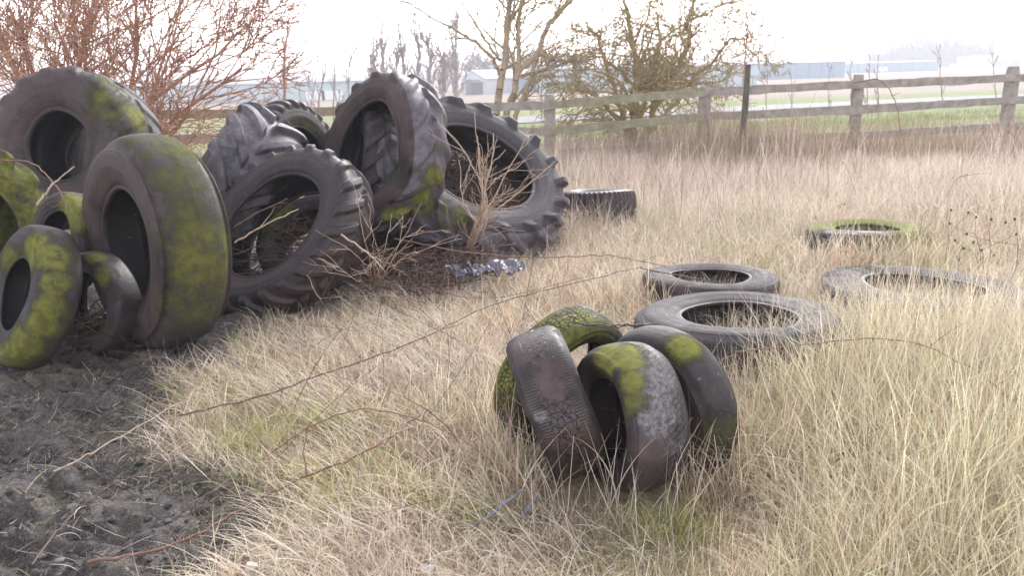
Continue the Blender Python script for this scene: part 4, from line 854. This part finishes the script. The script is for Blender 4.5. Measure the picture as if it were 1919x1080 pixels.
brush('tangle of brown dead twigs lying inside the hole of the largest tractor tyre', (-.42, 7.75, .0), .60, 2600, .62, 1)
brush('dark bramble thicket added behind the largest tractor tyre to darken its hole', (-.50, 8.55, .0), .66, 4200, .98, 6, name='hole_darkening_thicket')  # added to block the bright ground seen through the hole
brush('dry brown stalks caught inside the dark leaning tractor tyre', (-1.75, 6.25, .05), .42, 260, .5, 2, name='stalk_tangle')
brush('reddish rubbish and twigs inside the small narrow tyre', (-2.62, 4.86, .05), .15, 160, .2, 3, name='hole_litter')
brush('brown dead stalks matted at the foot of the tall tyres', (-.85, 6.25, .0), .55, 700, .22, 4, name='foot_stalks')
# bare red-brown rubbish and thorn tangle behind the heap's left
brush('dark tangle of dead stems under the big bare bush', (-4.6, 9.6, .0), 1.6, 1400, .9, 5, name='under_bush_stems')

# dried knapweed
M_HEAD = simple('dark_seed_head', (.05, .038, .03), (.10, .075, .06), 30, .8, .6, .003)
kn = [(1783, 395), (1815, 400), (1830, 408), (1780, 420), (1858, 412), (1885, 418), (1902, 412), (1812, 440), (1825, 455), (1790, 452), (1840, 470), (1863, 480), (1797, 488), (1806, 467), (1780, 500), (1905, 440), (1890, 492)]
for j in range(0, len(kn), 2):
    rg = np.random.default_rng(300+j); hd = kn[j:j+2]; Dk = 5.6+rg.uniform(0, 1.0); bx = G(hd[0][0]+rg.uniform(-12, 12), 600, 0); top = P(*hd[0], Dk); base = np.array([top[0]+rg.uniform(-.06, .06), top[1]-rg.uniform(0, .1), 0]); base[2] = float(ground(base[0], base[1]))
    root = empty('dried_knapweed', base, 'dried knapweed stem with dark round seed heads at the right edge', 'weed', 'dried knapweed at the right edge'); mid = base*.4+top*.6+rg.normal(0, .015, 3); sg = []
    for h_ in hd:
        t_ = P(*h_, Dk); c = catmull([mid, mid*.4+t_*.6+rg.normal(0, .01, 3), t_], 4); sg += [(*c[i_], *c[i_+1], .0018, .0015) for i_ in range(len(c)-1)]
    c = catmull([base, base*.5+mid*.5+rg.normal(0, .01, 3), mid], 4); sg += [(*c[i_], *c[i_+1], .0025, .0019) for i_ in range(len(c)-1)]
    V, F = tubes(sg, 5); mesh('stem', V-base, F, M_CANED, parent=root, smooth=True)
    for h_ in hd:
        t_ = P(*h_, Dk); prof = [(0, -.006), (.006, -.004), (.009, .003), (.007, .009), (.010, .013), (.004, .011), (0, .010)]; V = []; K = 9
        for r_, z_ in prof:
            for k in range(K): V.append((t_[0]+r_*(1+.25*(k % 2))*math.cos(k/K*6.283), t_[1]+r_*(1+.25*(k % 2))*math.sin(k/K*6.283), t_[2]+z_))
        F = [(K*i_+k, K*i_+(k+1) % K, K*i_+K+(k+1) % K, K*i_+K+k) for i_ in range(len(prof)-1) for k in range(K)]
        mesh('seed_head', np.array(V)-base, F, M_HEAD, parent=root)

# ------------------------------------------------------------------ litter
def crumple(label, c, sx, sy, rot, col1, col2, seed, name='plastic_scrap', amp=.05, cat='litter', rough=.35, z=.08):
    K = 26; V = []
    for i_ in range(K):
        for j in range(K):
            x_, y_ = (i_/(K-1)-.5), (j/(K-1)-.5); e_ = 1+.35*(vn(i_*.3, j*.3, 1.4, seed)-.5); X_, Y_ = x_*sx*e_, y_*sy*e_
            z_ = amp*(vn(x_*sx, y_*sy, .05, seed+1)+.5*vn(x_*sx, y_*sy, .02, seed+2)-.6)
            V.append((X_*math.cos(rot)-Y_*math.sin(rot), X_*math.sin(rot)+Y_*math.cos(rot), z_))
    V = np.array(V); n_ = len(V); F = [(i_*K+j, (i_+1)*K+j, (i_+1)*K+j+1, i_*K+j+1) for i_ in range(K-1) for j in range(K-1)]
    F2 = F+[tuple(n_+q_ for q_ in f_[::-1]) for f_ in F]; V2 = np.vstack([V, V-[0, 0, .0012]])
    o = mesh(name, V2, F2, simple(name+'_mat', col1, col2, 18, rough, .3, .004), smooth=True, loc=(c[0], c[1], z)); return tag(o, label, cat)
crumple('crumpled grey-blue plastic scrap lying at the foot of the largest tractor tyre', G(932, 508, .14), .40, .24, .4, (.11, .11, .135), (.22, .215, .26), 5, z=.15, amp=.11, rough=.22)
crumple('torn grey plastic strip in the twigs left of the crumpled scrap', G(868, 515, .10), .26, .14, -.3, (.13, .13, .17), (.24, .24, .30), 8, name='plastic_strip', z=.12, amp=.10)
crumple('small crumpled clear plastic piece at the bottom edge of the photo', G(800, 1070, .05), .05, .04, .2, (.45, .46, .5), (.7, .72, .75), 9, name='plastic_piece', z=.06, amp=.05)
def strip(pts, wd, label, name, mt, th=.004, cat='strip'):
    c = catmull([G(a_, b_, z_) for a_, b_, z_ in pts], 8); V = []; n_ = len(c)
    for j in range(n_):
        t_ = c[min(j+1, n_-1)]-c[max(j-1, 0)]; sd = np.cross(t_, [0, 0, 1.]); sd /= np.linalg.norm(sd); w2 = wd/2*(1 if 0 < j < n_-1 else .5)
        V += [c[j]-sd*w2, c[j]+sd*w2, c[j]+sd*w2+[0, 0, th], c[j]-sd*w2+[0, 0, th]]
    F = [(4*j+a_, 4*j+(a_+1) % 4, 4*j+4+(a_+1) % 4, 4*j+4+a_) for j in range(n_-1) for a_ in range(4)]+[(3, 2, 1, 0), tuple(4*(n_-1)+a_ for a_ in range(4))]
    return tag(mesh(name, np.array(V), F, mt, smooth=False), label, cat)
M_STRIP = simple('grey_rubber_strip', (.10, .10, .13), (.22, .22, .27), 30, .45)
strip([(862, 993, .03), (900, 982, .06), (940, 950, .09), (985, 915, .10)], .012, 'grey rubber strip curving through the grass below the cracked brown tyre', 'rubber_strip', M_STRIP)
strip([(973, 980, .02), (990, 955, .06), (1008, 925, .09)], .014, 'short bluish rubber strip just right of the longer grey strip', 'rubber_strip', M_STRIP)
M_BLK = simple('black_strap', (.012, .012, .014), (.03, .028, .03), 30, .5)
cane([(1078, 603, 0, 3.02), (1100, 609, 0, 3.05), (1160, 609, 0, 3.15), (1232, 607, 0, 3.25)], .0030, .0026, 'black cord stretched between the cracked brown tyre and the dark smooth tyre', M_BLK, name='cord', cat='cord', seed=30, side=0)
cane([(1092, 608, 0, 3.05), (1150, 613, 0, 3.14), (1225, 608, 0, 3.24)], .0024, .002, 'second thinner black cord just below the stretched black cord', M_BLK, name='cord', cat='cord', seed=31, side=0)
cane([(1080, 606, 0, 3.02), (1076, 598, 0, 3.03), (1086, 592, 0, 3.05)], .0022, .001, 'short black thorn-like twig on top of the cracked brown tyre', M_BLK, name='twig', cat='twig', seed=32, side=0)
pt = G(465, 1078, .05); V = []; rg = np.random.default_rng(4)
for j, z_ in enumerate((0, .04, .075, .09)):
    for k in range(8):
        a_ = k/8*6.283; r_ = .020*(1-.1*(j == 3))*(1+.08*rg.normal()); V.append((pt[0]+r_*math.cos(a_)+.006*j, pt[1]+r_*math.sin(a_), z_+(.006*rg.normal() if j == 3 else 0)))
F = [(8*j+k, 8*j+(k+1) % 8, 8*j+8+(k+1) % 8, 8*j+8+k) for j in range(3) for k in range(8)]+[tuple(24+k for k in range(8))]
tag(mesh('peg', V, F, simple('pale_cut_wood', (.42, .40, .34), (.62, .60, .54), 25, .7)), 'short pale cut wooden peg sticking up at the bottom edge', 'peg')
rg = np.random.default_rng(77)
for j, (a_, b_, z_, sz, col) in enumerate([(1570, 388, .12, .06, 0), (1585, 384, .12, .05, 0), (727, 692, .08, .05, 1), (1890, 800, .2, .06, 1), (1650, 880, .17, .06, 1), (1635, 915, .12, .055, 1), (1672, 995, .10, .05, 1), (1900, 700, .3, .05, 1), (990, 592, .1, .05, 1), (1122, 583, .1, .045, 1), (1445, 590, .3, .05, 0)]):
    o = leaf_mesh(G(a_, b_, z_), sz, rg, None, (0, 0, 0), M_LEAF, name='dead_leaf'); tag(o, 'curled dark purple-brown dead leaf caught in the dry grass', 'leaf', group='dead leaves caught in the grass')

# clods on the mud
rg = np.random.default_rng(8); n1 = 16000; x, y = sector(n1, 2.0, 6.2, p=1.2, half=45, rng=rg); k_ = (mudmask(x, y) > .5) & ~occupied(x, y); x, y = x[k_], y[k_]; n_ = len(x)
ph = (1+5**.5)/2; ico = np.array([(-1, ph, 0), (1, ph, 0), (-1, -ph, 0), (1, -ph, 0), (0, -1, ph), (0, 1, ph), (0, -1, -ph), (0, 1, -ph), (ph, 0, -1), (ph, 0, 1), (-ph, 0, -1), (-ph, 0, 1)])/1.9
icf = np.array([(0, 11, 5), (0, 5, 1), (0, 1, 7), (0, 7, 10), (0, 10, 11), (1, 5, 9), (5, 11, 4), (11, 10, 2), (10, 7, 6), (7, 1, 8), (3, 9, 4), (3, 4, 2), (3, 2, 6), (3, 6, 8), (3, 8, 9), (4, 9, 5), (2, 4, 11), (6, 2, 10), (8, 6, 7), (9, 8, 1)])
sz = .002+.016*rg.random(n_)**4; V = ico[None]*sz[:, None, None]*rg.uniform(.45, 1.6, (n_, 12, 1))*np.array([1.3, 1, .6]); V = V+np.stack([x, y, ground(x, y)+sz*.2], -1)[:, None, :]
F = (np.arange(n_)*12)[:, None, None]+icf[None]; tn = np.repeat((np.array([(.035, .03, .032), (.07, .06, .06), (.11, .10, .09), (.20, .18, .17), (.05, .045, .055)])[rg.integers(0, 5, n_)])[:, None], 12, 1).reshape(-1, 3)
mt, t, b, _ = newmat('mud_clod'); t.links.new(N(t, 'ShaderNodeAttribute', attribute_name='tint').outputs['Color'], b.inputs['Base Color']); b.inputs['Roughness'].default_value = .7
tag(mesh('mud_clods', V.reshape(-1, 3), F.reshape(-1, 3), mt, attrs={'tint': tn}), 'crumbs and clods of dark mud scattered over the churned track', 'mud', kind='stuff')

# ------------------------------------------------------------------ far buildings and vehicles
def wallmat(name, c, k=.5):
    mt, t, b, _ = newmat(name); tc = N(t, 'ShaderNodeNewGeometry').outputs['Position']
    wv = N(t, 'ShaderNodeTexWave'); wv.inputs['Scale'].default_value = k; wv.inputs['Distortion'].default_value = .1; t.links.new(tc, wv.inputs['Vector'])
    n_ = noise(t, .12, 4, tc); cc = mix(t, math_(t, 'MULTIPLY', wv.outputs['Fac'], .12), c, tuple(v*.7 for v in c)); cc = mix(t, math_(t, 'MULTIPLY', n_, .2), cc, tuple(v*.75 for v in c))
    t.links.new(cc, b.inputs['Base Color']); b.inputs['Roughness'].default_value = .6; return mt
def zg(x, y): return float(ground(x, y))
def shed(x0, x1, top, D, label, wall, roof, rh=.15, depth=30, name='shed', doors=(), ridge=None, base=None, dmat=(.5, .5, .5), panels=0):
    """long building: x0,x1 wall ends and top = eaves row in photo pixels at depth y=D; rh = roof height in m"""
    a_ = PY(x0, top[0], D); b_ = PY(x1, top[1], D); z0 = zg((a_[0]+b_[0])/2, D)-.4; org = np.array([(a_[0]+b_[0])/2, D, z0]); root = empty(name, org, label, 'building')
    za, zb = a_[2], b_[2]; ze = (za+zb)/2
    V = [(a_[0], D, z0), (b_[0], D, z0), (b_[0], D, ze), (a_[0], D, ze), (a_[0], D+depth, z0), (b_[0], D+depth, z0), (b_[0], D+depth, ze), (a_[0], D+depth, ze)]
    F = [(0, 1, 2, 3), (1, 5, 6, 2), (5, 4, 7, 6), (4, 0, 3, 7)]
    mesh('wall', np.array(V)-org, F, wall, parent=root)
    e_ = .4; x_a, x_b = a_[0]-e_, b_[0]+e_; Vr = []; 
    for z_ in (0, .12):
        Vr += [(x_a, D-e_, ze+z_), (x_b, D-e_, ze+z_), (x_b, D+depth/2, ze+rh+z_), (x_a, D+depth/2, ze+rh+z_), (x_b, D+depth+e_, ze+z_), (x_a, D+depth+e_, ze+z_)]
    Fr = [(6, 7, 8, 9), (9, 8, 10, 11), (0, 3, 2, 1), (3, 5, 4, 2), (0, 1, 7, 6), (1, 2, 8, 7), (2, 4, 10, 8), (4, 5, 11, 10), (5, 3, 9, 11), (3, 0, 6, 9)]
    mesh('roof', np.array(Vr)-org, Fr, roof, parent=root)
    Vg = [(a_[0], D, ze), (a_[0], D+depth, ze), (a_[0], D+depth/2, ze+rh), (b_[0], D, ze), (b_[0], D+depth, ze), (b_[0], D+depth/2, ze+rh)]
    mesh('gable', np.array(Vg)-org, [(0, 2, 1), (3, 4, 5)], wall, parent=root)
    for dx, dw, dh, dc in doors:
        p = PY(dx, top[0], D)[0]; V, F = boxes([((p, D-.06, z0+.4+dh/2), (dw, .12, dh), 0)]); mesh('door', V-org, F, simple('door_paint', dc, dc, 1, .5), parent=root)
    V, F = boxes([((x_a+(x_b-x_a)*k/7, D-.1, (z0+ze)/2), (.14, .14, ze-z0), 0) for k in range(1, 7)]); 
    for k in range(1, 7):
        V, F = boxes([((x_a+(x_b-x_a)*k/7, D-.1, (z0+ze)/2), (.14, .16, ze-z0-.02), 0)]); mesh('downpipe', V-org, F, roof, parent=root)
    return root
W_BLUE = wallmat('pale_blue_cladding', (.47, .56, .60), .6); W_STEEL = wallmat('steel_blue_cladding', (.24, .34, .46), .6); W_WHITE = wallmat('white_cladding', (.74, .76, .78), .6)
W_GREY = wallmat('grey_roof_sheet', (.24, .25, .28), .3); W_DARK = wallmat('dark_roof_sheet', (.16, .16, .19), .3); W_PALE = wallmat('pale_roof_sheet', (.60, .62, .66), .3)
shed(230, 690, (162, 155), 140, 'long pale blue shed with a thin grey roof far behind the heap', W_BLUE, W_GREY, .6, 30, doors=((590, 3.2, 1.6, (.8, .8, .8)), (622, 3.6, 1.6, (.8, .8, .8))))
shed(1010, 1420, (133, 119), 150, 'long pale warehouse seen through the hawthorn bush', W_BLUE, W_GREY, .6, 30)
shed(1424, 1585, (118, 117), 225, 'steel blue warehouse right of the dark stake', W_STEEL, W_GREY, 1.0, 40)
shed(1588, 1760, (117, 117), 330, 'lower steel blue shed ending behind the parked white vans', W_STEEL, W_DARK, .5, 30)
shed(1778, 2100, (103, 100), 520, 'wide dark-roofed building behind the clump of trees at far right', W_DARK, W_DARK, 2.6, 50)
shed(1862, 2060, (103, 100), 380, 'white open-fronted warehouse at the right edge with a flat roof', W_WHITE, W_PALE, .3, 30, doors=((1880, 5, 3.4, (.45, .5, .56)), (1905, 5, 3.4, (.4, .42, .48))))
# gabled white building
def gabled(x0, x1, eave, apex, D, label, wall, roof, depth=24):
    a_ = PY(x0, eave, D); b_ = PY(x1, eave, D); c_ = PY((x0+x1)/2, apex, D); z0 = zg(a_[0], D)-.4; org = np.array([(a_[0]+b_[0])/2, D, z0]); root = empty('gabled_building', org, label, 'building'); xm = (a_[0]+b_[0])/2; ze, za = a_[2], c_[2]; ln = 26
    V = [(a_[0], D, z0), (b_[0], D, z0), (b_[0], D, ze), (xm, D, za), (a_[0], D, ze)]; V += [(v[0]+ln*.55, v[1]+ln, v[2]) for v in V]
    mesh('wall', np.array(V)-org, [(0, 1, 2, 3, 4), (1, 6, 7, 2), (9, 8, 7, 6, 5), (5, 0, 4, 9)], wall, parent=root)
    Vr = []; 
    for z_ in (0.02, .2):
        for k in (0, 1):
            ox, oy = (ln*.55*k, ln*k-.3*(1-k)); Vr += [(a_[0]-.3+ox, D+oy, ze-.15+z_), (xm+ox, D+oy, za+z_), (b_[0]+.3+ox, D+oy, ze-.15+z_)]
    mesh('roof', np.array(Vr)-org, [(0, 3, 4, 1), (1, 4, 5, 2), (6, 7, 10, 9), (7, 8, 11, 10), (0, 1, 7, 6), (1, 2, 8, 7), (0, 6, 9, 3), (2, 5, 11, 8)], roof, parent=root)
    V, F = boxes([((xm, D-.08, z0+.4+1.3), (2.6, .14, 2.6), 0)]); mesh('door', V-org, F, W_GREY, parent=root)
gabled(866, 906, 148, 133, 150, 'white gabled building in the haze between the poplars and the bare tree', W_PALE, W_WHITE)
shed(884, 904, (156, 155), 148.5, 'low dark hut in front of the white gabled building', W_DARK, W_DARK, .2, 1.2, name='hut')
shed(1702, 1718, (120, 120), 400, 'small beige cabin between the parked white vans', wallmat('beige_cladding', (.5, .44, .36), .5), W_GREY, .3, 5, name='cabin')
def car(px, py, D, label, paint, van=False, heading=0.1, L_=4.3, cat='car'):
    c = PY(px, py, D); z0 = zg(c[0], D); org = np.array([c[0], D, z0]); root = empty('parked_van' if van else 'parked_car', org, label, cat); w2 = .88; H_ = 2.1 if van else 1.42; L_ = 5.2 if van else L_
    prof = [(-.5, .30), (-.5, .72), (-.44, .86), (-.30, .92), (-.20, H_*.98), (.46, H_), (.50, .9), (.5, .30)] if van else [(-.5, .28), (-.5, .62), (-.46, .74), (-.24, .86), (-.10, 1.38), (.20, H_), (.40, .95), (.49, .88), (.5, .28)]
    n_ = len(prof); V = [(p_*L_, -w2*(1 if z_ < 1 else .86), z_) for p_, z_ in prof]+[(p_*L_, w2*(1 if z_ < 1 else .86), z_) for p_, z_ in prof]
    F = [tuple(range(n_)), tuple(range(2*n_-1, n_-1, -1))]+[(k, n_+k, n_+(k+1) % n_, (k+1) % n_) for k in range(n_)]
    pm = simple('vehicle_paint', paint, paint, 1, .3, 0); mesh('body', V, F, pm, parent=root)
    V, F = boxes([((0.04*L_, -w2*.93, H_*.76), (L_*(.16 if van else .42), .05, H_*.2), 0)]); mesh('window', V, F, simple('vehicle_glass', (.03, .035, .04), (.05, .05, .06), 1, .1, 0), parent=root)
    for wx in (-.31, .31):
        for sy_ in (-1, 1):
            K = 14; V = [(wx*L_+.33*math.cos(k/K*6.283), sy_*w2-.1*s_, .33+.33*math.sin(k/K*6.283)) for s_ in (-.2, 1) for k in range(K)]; F = [(k, (k+1) % K, K+(k+1) % K, K+k) for k in range(K)]+[tuple(range(K)), tuple(range(2*K-1, K-1, -1))]
            mesh('wheel', V, F, M_BLK, parent=root)
    root.rotation_euler.z = heading; return root
WH = (.80, .81, .82)
car(1651, 133, 330, 'white van parked nearest the end of the steel blue shed', WH, True, .2, cat='van')
car(1731, 128, 420, 'white car parked beside the white van near the tree clump', WH, False, .1); car(1742, 125, 425, 'tall white van parked behind the white car near the tree clump', WH, True, 0, cat='van')
car(1787, 122, 430, 'lone white van parked below the right end of the tree clump', WH, True, .3, cat='van'); car(1813, 124, 440, 'white car parked between the lone van and the white warehouse', WH, False, .1); car(1829, 124, 440, 'silver car parked next to the warehouse', (.5, .52, .55), False, .1)
car(1916, 116, 400, 'dark red car parked at the right edge before the warehouse', (.20, .04, .05), False, .1)
# distant woods along the horizon
rg = np.random.default_rng(12); sg = []
for k in range(5200):
    a_ = R_(rg.uniform(-44, 44)); d_ = rg.uniform(700, 800); x_, y_ = d_*math.sin(a_), d_*math.cos(a_); hh = (4+7*float(vn(a_*900, 0, 14, 3)))*(.6+.5*rg.random()); b_ = np.array([x_, y_, -2.5]); v = np.array([rg.normal(0, .25), rg.normal(0, .2), 1.]); 
    p2 = b_+v*hh; sg.append((*b_, *p2, .35, .12))
    for q_ in range(2):
        m_ = b_+v*hh*rg.uniform(.3, .8); e_ = m_+np.array([rg.normal(0, 1.6), 0, rg.uniform(.6, 2.5)]); sg.append((*m_, *e_, .22, .10))
V, F = tubes(sg, 3); tag(mesh('distant_woods', V, F, M_BFAR), 'faint line of bare woods on the horizon', 'woods', kind='stuff')

# ------------------------------------------------------------------ haze
mt = bpy.data.materials.new('haze'); mt.use_nodes = True; n = mt.node_tree.nodes; n.clear(); out = n.new('ShaderNodeOutputMaterial'); pv = n.new('ShaderNodeVolumePrincipled')
pv.inputs['Color'].default_value = (.90, .93, 1, 1); pv.inputs['Density'].default_value = .0019; mt.node_tree.links.new(pv.outputs[0], out.inputs['Volume'])
V, F = boxes([((0, 598, 5.0), (2100, 1260, 21), 0)])
o = mesh('haze', V, F, mt); tag(o, 'thin pale winter haze', 'haze', kind='stuff')
S.cycles.volume_max_steps = 64; S.cycles.max_bounces = 8; S.cycles.volume_bounces = 1
